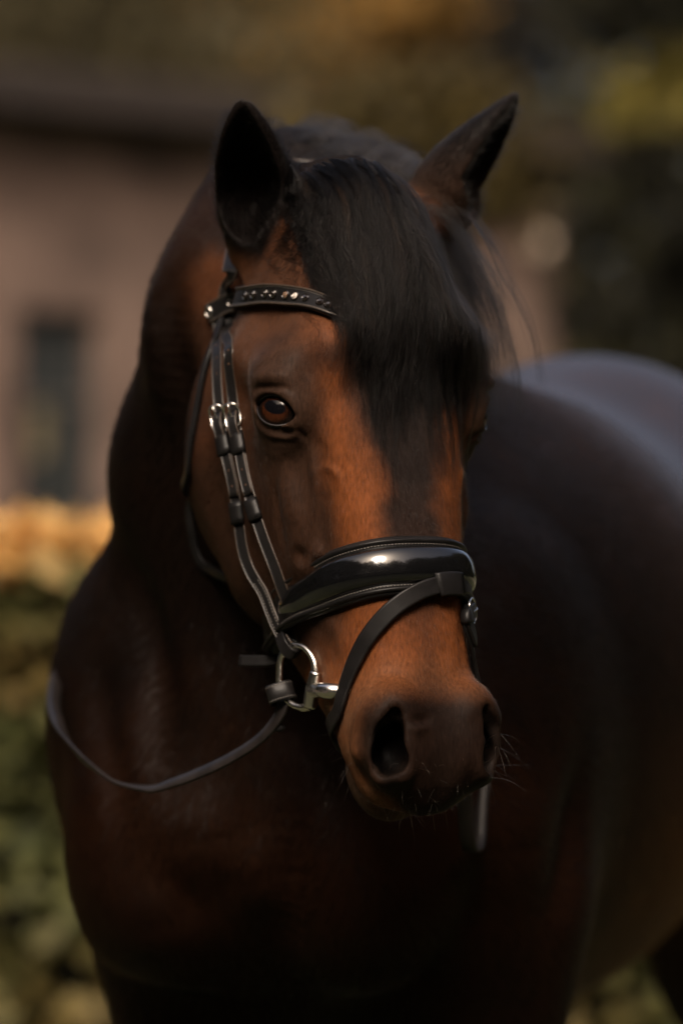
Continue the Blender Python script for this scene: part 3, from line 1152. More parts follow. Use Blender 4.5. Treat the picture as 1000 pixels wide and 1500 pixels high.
# ------------------------------------------------------------------ eyes
def eyeball(s):
    c, M = eye_frame(s)
    bm = bmesh.new()
    bmesh.ops.create_uvsphere(bm, u_segments=64, v_segments=40, radius=EYE_R)
    me = bpy.data.meshes.new('eye')
    bm.to_mesh(me)
    bm.free()
    for p in me.polygons:
        p.use_smooth = True
    o = bpy.data.objects.new('eye', me)
    mw = Matrix.Identity(4)
    for j in range(3):
        for i in range(3):
            mw[i][j] = M[j][i]
        mw[j][3] = c[j] + M[2][j]*0.0017
    if mw.determinant() < 0:
        for i in range(3):
            mw[i][0] *= -1
    col.objects.link(o)
    o.matrix_world = mw
    m, nt, b = nodes('horse_eye')
    tc = nt.nodes.new('ShaderNodeTexCoord')
    sx = nt.nodes.new('ShaderNodeSeparateXYZ')
    nt.links.new(tc.outputs['Object'], sx.inputs[0])

    def math_(op, a, b_=None):
        n = nt.nodes.new('ShaderNodeMath')
        n.operation = op
        for i_, v in enumerate((a, b_)):
            if v is None:
                continue
            if isinstance(v, (int, float)):
                n.inputs[i_].default_value = v
            else:
                nt.links.new(v, n.inputs[i_])
        return n.outputs[0]
    ex = math_('DIVIDE', sx.outputs[0], 0.0165)
    ey = math_('DIVIDE', sx.outputs[1], 0.0135)
    rad = math_('SQRT', math_('ADD', math_('MULTIPLY', ex, ex), math_('MULTIPLY', ey, ey)))
    px_ = math_('DIVIDE', sx.outputs[0], 0.0125)
    py_ = math_('DIVIDE', math_('SUBTRACT', sx.outputs[1], 0.0022), 0.0068)
    pr = math_('SQRT', math_('ADD', math_('MULTIPLY', px_, px_), math_('MULTIPLY', py_, py_)))
    iris = ramp(nt, rad, [(0.0, (0.042, 0.014, 0.006)), (0.66, (0.036, 0.0115, 0.005)), (0.86, (0.008, 0.004, 0.003)), (1.0, (0.007, 0.005, 0.0045))])
    n = tex_noise(nt, 380, 4)
    mx = nt.nodes.new('ShaderNodeMix')
    mx.data_type = 'RGBA'
    mx.blend_type = 'MULTIPLY'
    mx.inputs[0].default_value = 0.8
    nt.links.new(iris, mx.inputs[6])
    nt.links.new(ramp(nt, n.outputs[0], [(0.3, (0.4, 0.4, 0.4)), (0.7, (1.3, 1.2, 1.1))]), mx.inputs[7])
    mp = nt.nodes.new('ShaderNodeMix')
    mp.data_type = 'RGBA'
    nt.links.new(ramp(nt, pr, [(0.8, (0, 0, 0)), (1.0, (1, 1, 1))]), mp.inputs[0])
    mp.inputs[6].default_value = (0.003, 0.003, 0.004, 1)
    nt.links.new(mx.outputs[2], mp.inputs[7])
    nt.links.new(mp.outputs[2], b.inputs['Base Color'])
    setp(b, rough=0.5, spec=0.0, coat=0.5, coatr=0.01)
    me.materials.append(m)
    o.parent = horse
    # wet margin of the lids: a rounded rim following the cut
    a_, hu, hl = 0.0226, 0.0126, 0.0139
    Ru, Rl = (a_*a_ + hu*hu)/(2*hu), (a_*a_ + hl*hl)/(2*hl)
    for up in (True, False):
        Rr, yc = (Ru, hu - Ru) if up else (Rl, -(hl - Rl))
        am = math.asin(min(1, a_/Rr))
        if Rr < a_*1.0 + 1e-9:
            am = math.pi/2
        pts = []
        for ph in np.linspace(-am, am, 25):
            x, y = Rr*math.sin(ph), yc + (Rr*math.cos(ph) if up else -Rr*math.cos(ph))
            n_ = 0.0018 + math.sqrt(max((EYE_R + 0.0010)**2 - x*x - y*y, 1e-6))
            pts.append(c + M[0]*x + M[1]*y + M[2]*n_)
        pts = np.array(pts)
        tube('eyelid', pts, 0.0012 if up else 0.0011, M_LID, horse, 8)
    return o


def frames(P, Nrm=None, closed=False):
    P = np.asarray(P, float)
    if closed:
        T = np.roll(P, -1, 0) - np.roll(P, 1, 0)
    else:
        T = np.gradient(P, axis=0)
    T /= np.maximum(np.linalg.norm(T, axis=1), 1e-12)[:, None]
    if Nrm is None:
        N = np.zeros_like(P)
        n = np.cross(T[0], [0.3, 0.5, 0.8])
        for i in range(len(P)):
            n = n - (n @ T[i])*T[i]
            n /= np.linalg.norm(n)
            N[i] = n
    else:
        N = np.asarray(Nrm, float)
        N = N - (N*T).sum(1)[:, None]*T
        N /= np.maximum(np.linalg.norm(N, axis=1), 1e-9)[:, None]
    B = np.cross(T, N)
    return T, N, B


def sweep_mesh(name, P, N, profile, width=1.0, height=1.0, closed=False, edge_faces=None):
    """profile: closed loop of (across, out); width, height: scalar or per point"""
    P = np.asarray(P, float)
    n = len(P)
    T, Nn, B = frames(P, N, closed)
    pr = np.asarray(profile, float)
    m = len(pr)
    W = np.broadcast_to(np.asarray(width, float), (n,))[:, None, None]
    Hh = np.broadcast_to(np.asarray(height, float), (n,))[:, None, None]
    Vv = P[:, None, :] + B[:, None, :]*pr[None, :, 0:1]*W + Nn[:, None, :]*pr[None, :, 1:2]*Hh
    F = []
    mi = []
    for i in range(n if closed else n - 1):
        a, b = i*m, ((i + 1) % n)*m
        for j in range(m):
            k = (j + 1) % m
            F.append((a + j, a + k, b + k, b + j))
            mi.append(1 if edge_faces and j in edge_faces else 0)
    me = bpy.data.meshes.new(name)
    caps = [] if closed else [tuple(range(m))[::-1], tuple(range((n - 1)*m, n*m))]
    me.from_pydata(Vv.reshape(-1, 3).tolist(), [], F + caps)
    me.polygons.foreach_set('use_smooth', np.ones(len(me.polygons), dtype=bool))
    me.polygons.foreach_set('material_index', np.array(mi + [0]*len(caps), dtype=np.int32))
    me.update()
    bm = bmesh.new()
    bm.from_mesh(me)
    bmesh.ops.recalc_face_normals(bm, faces=bm.faces)
    bm.to_mesh(me)
    bm.free()
    return me


def tube(name, P, r, mat, parent, sides=10, closed=False, N=None):
    an = np.linspace(0, 2*math.pi, sides, endpoint=False)
    pr = np.stack([np.cos(an), np.sin(an)], 1)
    me = sweep_mesh(name, P, N, pr, r, r, closed)
    return link(name, me, mat, parent)


def hairs_at(name, roots, dirs, length, mat, radius, droop=0.2, k=8, jit=0.15):
    roots, dirs = np.array(roots), np.array(dirs)
    n = len(roots)
    d = dirs + jit*rng.normal(size=(n, 3))
    d /= np.linalg.norm(d, axis=1)[:, None]
    L = np.broadcast_to(np.asarray(length, float), (n,))[:, None, None]
    s = np.linspace(0, 1, k)[None, :, None]
    side = rng.normal(size=(n, 1, 3))*0.12
    pts = roots[:, None, :] + d[:, None, :]*L*s + (np.array([0, 0, -droop]) + side)*L*s*s
    return hair_object(name, pts, radius, mat, horse)


def skin_points(n, tr, ur, wr, facing=None):
    """random points of skin inside a box of head coordinates"""
    H = w2h(V)
    m = (H[:, 0] > tr[0]) & (H[:, 0] < tr[1]) & (H[:, 1] > ur[0]) & (H[:, 1] < ur[1]) & (H[:, 2] > wr[0]) & (H[:, 2] < wr[1])
    if facing is not None:
        m &= (NV @ facing) > 0.15
    i = rng.choice(np.nonzero(m)[0], n)
    return V[i], NV[i]


# whiskers on lips and chin
p, nn = skin_points(46, (0.540, 0.594), (-0.040, 0.034), (-0.060, 0.004))
hairs_at('whiskers', p, nn + 0.3*HA, rng.uniform(0.003, 0.012, 46), M_WHISK, 0.00005, 0.3, jit=0.7)
p, nn = skin_points(30, (0.50, 0.585), (-0.065, 0.065), (-0.13, -0.04))
hairs_at('whiskers', p, nn + 0.3*HA, rng.uniform(0.008, 0.024, 30), M_WHISK, 0.00006, 0.25, jit=0.35)
p, nn = skin_points(26, (0.525, 0.57), (0.035, 0.075), (-0.05, -0.005))
hairs_at('whiskers', p, nn + 0.3*HA, rng.uniform(0.015, 0.04, 26), M_WHISK, 0.00007, 0.2, jit=0.3)
p, nn = skin_points(170, (0.565, 0.60), (-0.05, 0.05), (-0.09, -0.03))
hairs_at('lip_fuzz', p, nn + 0.4*HA, rng.uniform(0.0015, 0.004, 170), M_WHISK, 0.00004, 0.1, jit=0.6)
p, nn = skin_points(900, (0.562, 0.605), (-0.055, 0.055), (-0.135, -0.03))
hairs_at('lip_fuzz', p, nn + 0.3*HA, rng.uniform(0.0008, 0.0022, 900), M_WHISK, 0.00004, 0.1, jit=0.4)
# lashes of the upper lids
for s_ in (1, -1):
    c, M = eye_frame(s_)
    rts, drs = [], []
    for ph in rng.uniform(-0.85, 0.75, 60):
        x, y = 0.0215*math.sin(ph), 0.0127*math.cos(ph) + 0.0005
        q_ = c + M[0]*x + M[1]*y + M[2]*(0.001 + math.sqrt(max((EYE_R + 0.003)**2 - x*x - y*y, 1e-6)))
        rts.append(q_)
        drs.append(M[2] + 0.25*M[1]*rng.random() + 0.5*M[0]*(x/0.02) - UPV*0.2)
    hairs_at('eyelashes', rts, drs, rng.uniform(0.005, 0.011, 60), M_LASH, 0.00008, -0.3, jit=0.12)
# hair inside and along the rims of the ears
for (e0, e1, wd), o_ in zip(EARS, (np.array([-0.35, -0.93, 0]), np.array([0.95, -0.28, -0.15]))):
    ax = e1 - e0
    s_ = ((V - e0) @ ax)/(ax @ ax)
    dist = np.linalg.norm(V - e0 - np.clip(s_, 0, 1)[:, None]*ax, axis=1)
    ids = np.nonzero((dist < 0.045) & (s_ > 0.08) & (s_ < 0.9) & ((NV @ o_) > -0.5))[0]
    i = rng.choice(ids, 5200)
    hairs_at('ear_hair', V[i], NV[i]*0.5 + ax/np.linalg.norm(ax)*0.9 + o_*0.35, rng.uniform(0.005, 0.015, 5200), M_LASH, 0.00008, 0.05, 6, 0.25)
eyeball(-1)
eyeball(1)
print('eyes', round(time.time() - T0, 1))

# ------------------------------------------------------------------ bridle
def push_out(P, off, it=3, smooth=1):
    P = np.array(P, float)
    for _ in range(it):
        for i, p in enumerate(P):
            r = TREE.find_nearest(Vector(p))
            if r[0] is None:
                continue
            loc, nor = np.array(r[0]), np.array(r[1])
            s_ = (p - loc) @ nor
            if s_ < off:
                P[i] = p + nor*(off - s_)
        for _k in range(smooth):
            P[1:-1] = (P[:-2] + 2*P[1:-1] + P[2:])/4
    return P


def skin_normals(P, ahead=None, it=6):
    N = np.array([np.array(TREE.find_nearest(Vector(p))[1]) for p in P])
    for _ in range(it):
        N[1:-1] = (N[:-2] + 2*N[1:-1] + N[2:])/4
        N /= np.linalg.norm(N, axis=1)[:, None]
    return N


def mirrored(A, vec=False):
    h = (A @ HM.T if vec else w2h(A))*[1, -1, 1]
    return h @ HM + (0 if vec else HP0)


def lay(pts, off=0.0012, step=0.005, smooth=2):
    """a strap path: tuples of two are photo pixels met on the head, triples are world points"""
    W = np.array([hit(*p)[0] if len(p) == 2 else p for p in pts])
    P = polyline(W, step)
    for _ in range(smooth):
        P[1:-1] = (P[:-2] + 2*P[1:-1] + P[2:])/4
    P = push_out(P, off)
    return P, skin_normals(P)


STRAP = [(-1, 0), (-1, .0014), (-.95, .0024), (-.86, .0028), (-.76, .0026), (-.68, .0019), (-.60, .0019), (.60, .0019), (.68, .0019), (.76, .0026), (.86, .0028), (.95, .0024), (1, .0014), (1, 0)]
STRAP_EDGE = {1, 2, 3, 9, 10, 11}
PLAIN = [(-1, 0), (-1, .0016), (-.94, .0026), (-.8, .0031), (-.7, .0031), (.7, .0031), (.8, .0031), (.94, .0026), (1, .0016), (1, 0)]
BAND = [(-1, 0), (-1, .0022), (-.95, .0038), (-.87, .0042), (-.79, .0036), (-.72, .0024), (-.5, .0026), (.5, .0026), (.72, .0024), (.79, .0036), (.87, .0042), (.95, .0038), (1, .0022), (1, 0)]
BAND_EDGE = {2, 3, 9, 10}

bridle = bpy.data.objects.new('bridle', None)
bridle.location = h2w(0.0, 0, -0.08)
col.objects.link(bridle)
bpy.context.view_layer.update()
tag(bridle, 'black leather bridle with glossy patent noseband and crystal browband', 'bridle')


def strap(name, P, N, hw, prof=STRAP, edge=STRAP_EDGE, mats=None, parent=None, closed=False, height=1.0):
    me = sweep_mesh(name, P, N, prof, hw, height, closed, edge)
    return link(name, me, mats or [M_LEATHER, M_EDGE], parent or bridle)


def both_sides(fn):
    for s_ in (1, -1):
        fn(s_)


def sided(P, s_, vec=False):
    return P if s_ > 0 else mirrored(P, vec)


def dashes(name, P, N, B_off, hgt, parent, length=0.0019, gap=0.0031, r=0.0006):
    """a row of stitches along a strap, as one part"""
    T, Nn, B = frames(P, N)
    off = np.broadcast_to(np.asarray(B_off, float), (len(P),))
    L = P + B*off[:, None] + Nn*np.broadcast_to(np.asarray(hgt, float), (len(P),))[:, None]
    cum = np.concatenate([[0], np.cumsum(np.linalg.norm(np.diff(L, axis=0), axis=1))])
    VV, FF = [], []
    x = 0.002
    while x < cum[-1] - 0.003:
        a = np.array([np.interp(x, cum, L[:, i]) for i in range(3)])
        b = np.array([np.interp(x + length, cum, L[:, i]) for i in range(3)])
        n_ = np.array([np.interp(x, cum, Nn[:, i]) for i in range(3)])
        d = (b - a)/np.linalg.norm(b - a)
        c = np.cross(d, n_)
        k = len(VV)
        for p, q in ((a, 0.6), (a*0.5 + b*0.5, 1.3), (b, 0.6)):
            for ca_, sa_ in ((1, -0.6), (0.5, 0.5), (-0.5, 0.5), (-1, -0.6)):
                VV.append(p + c*ca_*r + n_*sa_*r*q)
        for g in (0, 4):
            for j in range(4):
                FF.append((k + g + j, k + g + (j + 1) % 4, k + g + 4 + (j + 1) % 4, k + g + 4 + j))
        x += gap
    me = bpy.data.meshes.new(name)
    me.from_pydata([tuple(v) for v in VV], [], FF)
    o = link(name, me, M_THREAD, parent)
    o['kind'] = 'stuff'
    return o


def hull_ring(t0, m, cw=-0.10, n=150, off=0.0):
    """a strap loop drawn tight round the head in the plane t = t0 + m*w: points and outward normals"""
    wv = np.array([m, 0, 1.0])
    wl = np.linalg.norm(wv)
    wv /= wl
    c = np.array([t0 + m*cw, 0, cw])
    pts = []
    for ph in np.linspace(0, 2*math.pi, 240, endpoint=False):
        d = np.array([0, math.cos(ph), 0]) + wv*math.sin(ph)
        o = HP0 + (c + d*0.30) @ HM
        r = TREE.ray_cast(Vector(o), Vector(-(d @ HM)))
        if r[0] is None:
            continue
        h = w2h(np.array(r[0])) - c
        rad = np.linalg.norm(h)
        if rad < 0.17:
            pts.append((h[1], h @ wv))
    pts = sorted(pts + [(-x, y) for x, y in pts])

    def half(ps):
        out = []
        for p in ps:
            while len(out) > 1 and (out[-1][0] - out[-2][0])*(p[1] - out[-2][1]) - (out[-1][1] - out[-2][1])*(p[0] - out[-2][0]) <= 0:
                out.pop()
            out.append(p)
        return out
    hu = np.array(half(pts)[:-1] + half(pts[::-1])[:-1])
    k = np.argmax(np.arctan2(hu[:, 1], hu[:, 0]) < -math.pi/2) if False else np.argmin(hu[:, 1])
    hu = np.roll(hu, -k, 0)
    L = np.vstack([hu, hu[:1]])
    cum = np.concatenate([[0], np.cumsum(np.linalg.norm(np.diff(L, axis=0), axis=1))])
    x = np.linspace(0, cum[-1], n, endpoint=False)
    R2 = np.stack([np.interp(x, cum, L[:, i]) for i in (0, 1)], 1)
    for _ in range(6):
        R2 = (np.roll(R2, 1, 0) + 2*R2 + np.roll(R2, -1, 0))/4
    Tn = np.roll(R2, -1, 0) - np.roll(R2, 1, 0)
    Nn = np.stack([Tn[:, 1], -Tn[:, 0]], 1)
    Nn /= np.linalg.norm(Nn, axis=1)[:, None]
    if (Nn*R2).sum() < 0:
        Nn = -Nn
    R2 = R2 + Nn*off
    P = HP0 + (c + R2[:, 0:1]*np.array([0, 1, 0]) + R2[:, 1:2]*wv) @ HM
    N = (Nn[:, 0:1]*np.array([0, 1, 0]) + Nn[:, 1:2]*wv) @ HM
    ang = np.abs(np.arctan2(R2[:, 0], R2[:, 1] - 0.0))       # 0 at the front of the face, pi under the jaw
    return P, N, ang, R2


def px_of(P):
    P = np.asarray(P)
    k = FPX/(P[..., 1] - CAMY)
    return np.stack([500 + P[..., 0]*k, 750 - (P[..., 2] - CAMZ)*k], -1)


# --- noseband
P, N, ang, _ = hull_ring(0.377, -0.05, off=0.001)
side = sm(ang, 0.75, 1.75)
hw = 0.0245 - 0.0050*side
NOSE_P, NOSE_N, NOSE_A = P, N, ang
pad = strap('noseband_padding', P, N, hw*1.10, [(-1, 0), (-1, .002), (-.93, .0042), (-.8, .0046), (.8, .0046), (.93, .0042), (1, .002), (1, 0)], None, [M_LEATHER], closed=True)
NB = [(-1, .002), (-1, .0044), (-.96, .0066), (-.89, .0074), (-.83, .0066), (-.79, .0048), (-.70, .0046), (.70, .0046), (.79, .0048), (.83, .0066), (.89, .0074), (.96, .0066), (1, .0044), (1, .002)]
nose = strap('noseband', P, N, hw, NB, None, [M_LEATHER], closed=True)
arc = np.nonzero(ang < 2.0)[0]
brk = np.nonzero(np.diff(arc) > 1)[0]
if len(brk):
    arc = np.concatenate([arc[brk[0] + 1:], arc[:brk[0] + 1]])
x = np.linspace(-0.71, 0.71, 15)
bulge = np.concatenate([[(-.71, .0040)], np.stack([x, .0046 + .0080*np.maximum(1 - (np.abs(x)/0.71)**2.6, 0)**0.6], 1), [(.71, .0040)]])
taper = np.minimum(1, np.minimum(np.arange(len(arc)), np.arange(len(arc))[::-1])/7.0)
patent = link('patent_panel', sweep_mesh('patent_panel', P[arc], N[arc], bulge, hw[arc]*(0.55 + 0.45*taper), 1 - 0.42*side[arc] - 0.15*(1 - taper)), M_PATENT, nose)
for sgn in (1, -1):
    dashes('stitching', P[arc], N[arc], sgn*hw[arc]*0.765, 0.0051, nose)

# --- flash strap
near_ = [tuple(hit(*p)[0]) for p in ((646, 858), (622, 862), (596, 875), (560, 908), (532, 950), (513, 998), (503, 1042))] + [tuple(h2w(0.505, -0.042, -0.120)), tuple(h2w(0.512, -0.020, -0.140)), tuple(h2w(0.514, 0.0, -0.142))]
far_ = [tuple(mirrored(np.array(p))) for p in near_[::-1][1:7]] + [tuple(hit(*p)[0]) for p in ((690, 890), (682, 872), (666, 861))]
P, N = lay(near_ + far_ + near_[:1], 0.0040, 0.004, 3)
P, N = P[:-1], N[:-1]
for _ in range(10):
    P = (np.roll(P, 1, 0) + 2*P + np.roll(P, -1, 0))/4
P = push_out(P, 0.0036, 1, 0)
for _ in range(4):
    P = (np.roll(P, 1, 0) + 2*P + np.roll(P, -1, 0))/4
for _ in range(10):
    N = (np.roll(N, 1, 0) + 2*N + np.roll(N, -1, 0))/4
    N /= np.linalg.norm(N, axis=1)[:, None]
ang = np.minimum(np.arange(len(P)), len(P) - np.arange(len(P)))*0.004/0.045
lift = 0.0066*np.exp(-(ang/0.9)**2)
P = P + N*lift[:, None]
FL_P, FL_N = P, N
flash = strap('flash_strap', P, N, 0.0080, PLAIN, None, [M_LEATHER], closed=True)
i0 = int(np.argmin(ang))
i0 = 0
idx = [(i0 + k) % len(P) for k in range(-3, 4)]
mid = P[idx] + HA*0.0
strap('flash_loop', mid, N[idx], 0.0108, [(-1, -.001), (-1, .0040), (-.93, .0052), (-.82, .0056), (.82, .0056), (.93, .0052), (1, .0040), (1, -.001)], None, [M_LEATHER], flash)


def buckle(c, T, N, w, ln, parent, r=0.0013, arch=0.004):
    """rounded steel frame with a prong, lying on a strap: T along it, N out of it"""
    T = T/np.linalg.norm(T)
    N = N - (N @ T)*T
    N /= np.linalg.norm(N)
    B = np.cross(T, N)
    pts = []
    for ph in np.linspace(0, 2*math.pi, 40, endpoint=False):
        cx, sy = math.cos(ph), math.sin(ph)
        xx = math.copysign(abs(cx)**0.55, cx)*w
        yy = math.copysign(abs(sy)**0.55, sy)*ln
        pts.append(c + B*xx + T*yy + N*(0.003 + arch*max(0, -sy)**1.2))
    f = tube('buckle', np.array(pts), r, M_STEEL, parent, 10, True)
    pr = np.array([c + T*ln*0.95 + N*0.003, c + N*0.0055, c - T*ln*0.6 + N*(0.0055 + arch*0.7), c - T*ln*1.02 + N*(0.004 + arch)])
    tube('prong', polyline(pr, 0.002), r*0.72, M_STEEL, f, 8)
    return f


def keeper(P, N, i, hw, parent, name='keeper', span=2, h=0.0062):
    j = slice(max(0, i - span), min(len(P), i + span + 1))
    e = {0, 1, 5, 6}
    return strap(name, P[j], N[j], hw, [(-1, -.0005), (-1, h*0.75), (-.9, h), (0, h*1.04), (.9, h), (1, h*0.75), (1, -.0005)], None, [M_LEATHER, M_EDGE], parent)


# buckle of the flash strap on the far side of the nose
d = np.linalg.norm(px_of(P) - np.array([692, 902]), axis=1) + 1000*(w2h(P)[:, 1] < 0)
ib = int(np.argmin(d))
stp = 1 if px_of(P)[(ib + 3) % len(P)][1] > px_of(P)[ib][1] else -1
seg = [(ib + stp*k) % len(P) for k in range(-2, 14)]
b_ = buckle(P[ib] + N[ib]*0.002, (P[seg[6]] - P[seg[0]]), N[ib], 0.0108, 0.0098, flash, 0.0012, 0.002)
tl = P[seg] + N[seg]*(0.0034 + 0.002*np.exp(-np.arange(len(seg))/4.0))[:, None]
strap('strap_tail', tl, N[seg], 0.0072, PLAIN, None, [M_LEATHER], flash)
keeper(P[seg], N[seg], 7, 0.0088, flash, h=0.0078)

# --- headpiece, cheek straps, throatlatch
ring_at = lambda px, py: at(px, py, 0.030 + (440 - px)*0.0006)
top = [(331, 447), (333, 425)]
beh = [at(337, 400, .155), at(343, 368, .185), at(352, 335, .215), at(372, 298, .236), at(405, 268, .240), at(438, 254, .232), at(470, 247, .228)]
Pc = polyline(np.array([hit(*p)[0] for p in top] + beh), 0.005)
Nc = Pc - h2w(0.08, 0.0, -0.12)
Nc /= np.linalg.norm(Nc, axis=1)[:, None]
Nc = Nc*0.35 + np.array([0.05, -0.95, 0.1])
mid_c = (mirrored(Pc[-1]) + Pc[-1])/2
Pall = np.vstack([Pc, [mid_c], mirrored(Pc)[::-1]])
Nall = np.vstack([Nc, [Nc[-1]], mirrored(Nc, True)[::-1]])
crown = strap('headpiece', Pall, Nall, 0.0082)

front_px = [(335, 440), (336, 470), (339, 520), (343, 570), (347, 612), (353, 650), (362, 700), (376, 750), (393, 800), (411, 846), (424, 882)]
rear_px = [(323, 446), (322, 470), (322, 520), (323, 570), (327, 615), (334, 660), (345, 708)]
Pf, Nf = lay(front_px, 0.0014)
rear_w = [tuple(hit(*p)[0]) for p in rear_px]
Pr, Nr = lay(rear_w + [tuple(ring_at(372, 815) + np.array([0, .012, 0])), tuple(ring_at(392, 882)), tuple(ring_at(410, 926)), tuple(ring_at(425, 949))], 0.0018)


for N_ in (Nf, Nr):                      # the straps lie a little forward of the cheek's own slope
    N_ += 0.55*HW + np.array([0, -0.25, 0])
    N_ /= np.linalg.norm(N_, axis=1)[:, None]


def cheek(s_):
    for nm, P, N, b_px in (('noseband_hanger', Pf, Nf, (345, 608)), ('cheek_strap', Pr, Nr, (327, 610))):
        i_b = int(np.argmin(np.linalg.norm(px_of(P) - np.array(b_px), axis=1)))
        Ps, Ns = sided(P, s_), sided(N, s_, True)
        st = strap(nm, Ps, Ns, 0.0060)
        # the billet that passes through the buckle lies over the strap
        n_t = min(len(P) - i_b - 1, 17)
        k = np.arange(n_t)
        bow = 0.0019 + 0.0055*np.exp(-((k - 2.2)/2.4)**2)
        tl = Ps[i_b:i_b + n_t] + Ns[i_b:i_b + n_t]*bow[:, None]
        strap('strap_tail', tl, Ns[i_b:i_b + n_t], 0.0050, parent=st)
        T = Ps[i_b + 2] - Ps[i_b - 2]
        buckle(Ps[i_b] + T*0.2 + Ns[i_b]*0.002, T, Ns[i_b], 0.0078, 0.0105, st, 0.0012, 0.0055)
        keeper(Ps, Ns, i_b + 6, 0.0070, st, h=0.0066)
        i_k = int(np.argmin(np.linalg.norm(px_of(P) - np.array([b_px[0] + 22, 748]), axis=1)))
        keeper(Ps, Ns, i_k, 0.0069, st, h=0.0060)
        # punched holes
        for dk in (-17, -13, -9, 11, 14):
            i = i_b + dk
            if 1 < i < len(P) - 2:
                bm = bmesh.new()
                bmesh.ops.create_cone(bm, cap_ends=True, segments=10, radius1=0.0008, radius2=0.0008, depth=0.0004)
                me = bpy.data.meshes.new('strap_hole')
                q = Vector(Ns[i]).to_track_quat('Z', 'Y').to_matrix().to_4x4()
                q.translation = Vector(Ps[i] + Ns[i]*(0.0021 if dk < 0 else 0.0041))
                bmesh.ops.transform(bm, matrix=q, verts=bm.verts)
                bm.to_mesh(me)
                bm.free()
                link('strap_hole', me, M_HOLE, st)
        if nm == 'cheek_strap':
            dashes('stitching', Ps[-16:-2], Ns[-16:-2], 0.0028, 0.0021, st)
            dashes('stitching', Ps[-16:-2], Ns[-16:-2], -0.0028, 0.0021, st)
            # the end folds round the bit ring
            e = Ps[-3:]
            dn = (e[-1] - e[0])/np.linalg.norm(e[-1] - e[0])
            loop = np.array([Ps[-4] + Ns[-4]*0.002, e[-1] + Ns[-1]*0.0065 - dn*0.004, e[-1] + dn*0.006 + Ns[-1]*0.003, e[-1] + dn*0.0065 - Ns[-1]*0.003, e[-1] - Ns[-1]*0.0065 - dn*0.004, Ps[-4] - Ns[-4]*0.003])
            lp = polyline(loop, 0.0015)
            bx = np.cross(dn, Ns[-1])
            ln_ = np.cross(np.gradient(lp, axis=0), bx)
            strap('bit_loop', lp, -ln_ if (ln_[0] @ Ns[-1]) < 0 else ln_, 0.0058, PLAIN, None, [M_LEATHER], st)


M_HOLE = mat_simple('copper_hole', (0.10, 0.05, 0.028), 0.4)
both_sides(cheek)

Pt, Nt = lay([(327, 462), (312, 520), (298, 575), (287, 635), (281, 690), (281, 745), (287, 790), (299, 826), tuple(h2w(0.315, -0.035, -0.300)), tuple(h2w(0.318, -0.01, -0.300))], 0.003, smooth=3)
Pt2 = np.vstack([Pt, mirrored(Pt)[::-1]])
Nt2 = np.vstack([Nt, mirrored(Nt, True)[::-1]])
strap('throatlatch', Pt2, Nt2, 0.0046, PLAIN, None, [M_LEATHER])

# --- browband with its crystals
bc = [(311, 461), (322, 455), (341, 444), (363, 437), (391, 433), (421, 435), (451, 442), (476, 453), (491, 460)]
hb = [tuple(hit(*p)[0]) for p in bc]
tl_ = w2h(np.array(hb[-1]))
Pb, Nb = lay(hb + [tuple(h2w(tl_[0] + 0.012, tl_[1]*0.5, 0.012)), tuple(h2w(tl_[0] + 0.015, 0, 0.012))], 0.0048, 0.004)
Pb2 = np.vstack([Pb, mirrored(Pb)[::-1][1:]])
Nb2 = np.vstack([Nb, mirrored(Nb, True)[::-1][1:]])
brow = strap('browband', Pb2, Nb2, 0.0096, BAND, BAND_EDGE, [M_LEATHER, M_EDGE])
for sgn in (1, -1):
    dashes('stitching', Pb2, Nb2, sgn*0.0096*0.70, 0.0028, brow, 0.0011, 0.0019, 0.00036)
gems = [(341.6, 444), (352, 439.5), (363.5, 437.5), (377, 435), (391, 433.3), (406, 434), (421, 435), (434.5, 438), (451, 443), (466.5, 448), (479, 454.5), (491, 459.5)]
pxb = px_of(Pb)
for gi, g in enumerate(gems):
    i = int(np.argmin(np.linalg.norm(pxb - np.array(g), axis=1)))
    f = 0.0
    c = Pb[i] + Nb[i]*0.0026
    n_ = Nb[i]
    tx = np.cross(n_, HA)
    tx /= np.linalg.norm(tx)
    ty = np.cross(n_, tx)
    VV, FF, MI = [], [], []

    def ringv(r, h, k, ph=0):
        s0 = len(VV)
        for a in range(k):
            an = 2*math.pi*(a + ph)/k
            VV.append(c + tx*r*math.cos(an) + ty*r*math.sin(an) + n_*h)
        return s0
    k = 14
    rr_ = [ringv(0.0043, 0.0, k), ringv(0.0043, 0.0012, k), ringv(0.0036, 0.0020, k), ringv(0.0029, 0.0014, k)]
    for a, b in zip(rr_[:-1], rr_[1:]):
        for j in range(k):
            FF.append((a + j, a + (j + 1) % k, b + (j + 1) % k, b + j))
            MI.append(0)
    g1, g2 = ringv(0.0029, 0.0014, k), ringv(0.0015, 0.0029, 7)
    for j in range(7):
        FF.append((g1 + 2*j, g1 + (2*j + 1) % k, g2 + j))
        FF.append((g1 + (2*j + 1) % k, g1 + (2*j + 2) % k, g2 + (j + 1) % 7))
        FF.append((g1 + (2*j + 1) % k, g2 + (j + 1) % 7, g2 + j))
        MI += [1, 1, 1]
    FF.append(tuple(g2 + j for j in range(7)))
    MI.append(1)
    me = bpy.data.meshes.new('crystal')
    me.from_pydata([tuple(v) for v in VV], [], FF)
    me.polygons.foreach_set('material_index', np.array(MI, dtype=np.int32))
    bm = bmesh.new()
    bm.from_mesh(me)
    bmesh.ops.recalc_face_normals(bm, faces=bm.faces)
    bm.to_mesh(me)
    bm.free()
    gm = {6: M_AMBER, 7: M_PEARL, 1: M_AMBER}.get(gi, M_GEM)
    o = link('crystal', me, [M_DULL if gi in (0, 1) else M_GEM, gm], brow)
    if gi == 7:
        o['label'] = 'pale white crystal on the browband'
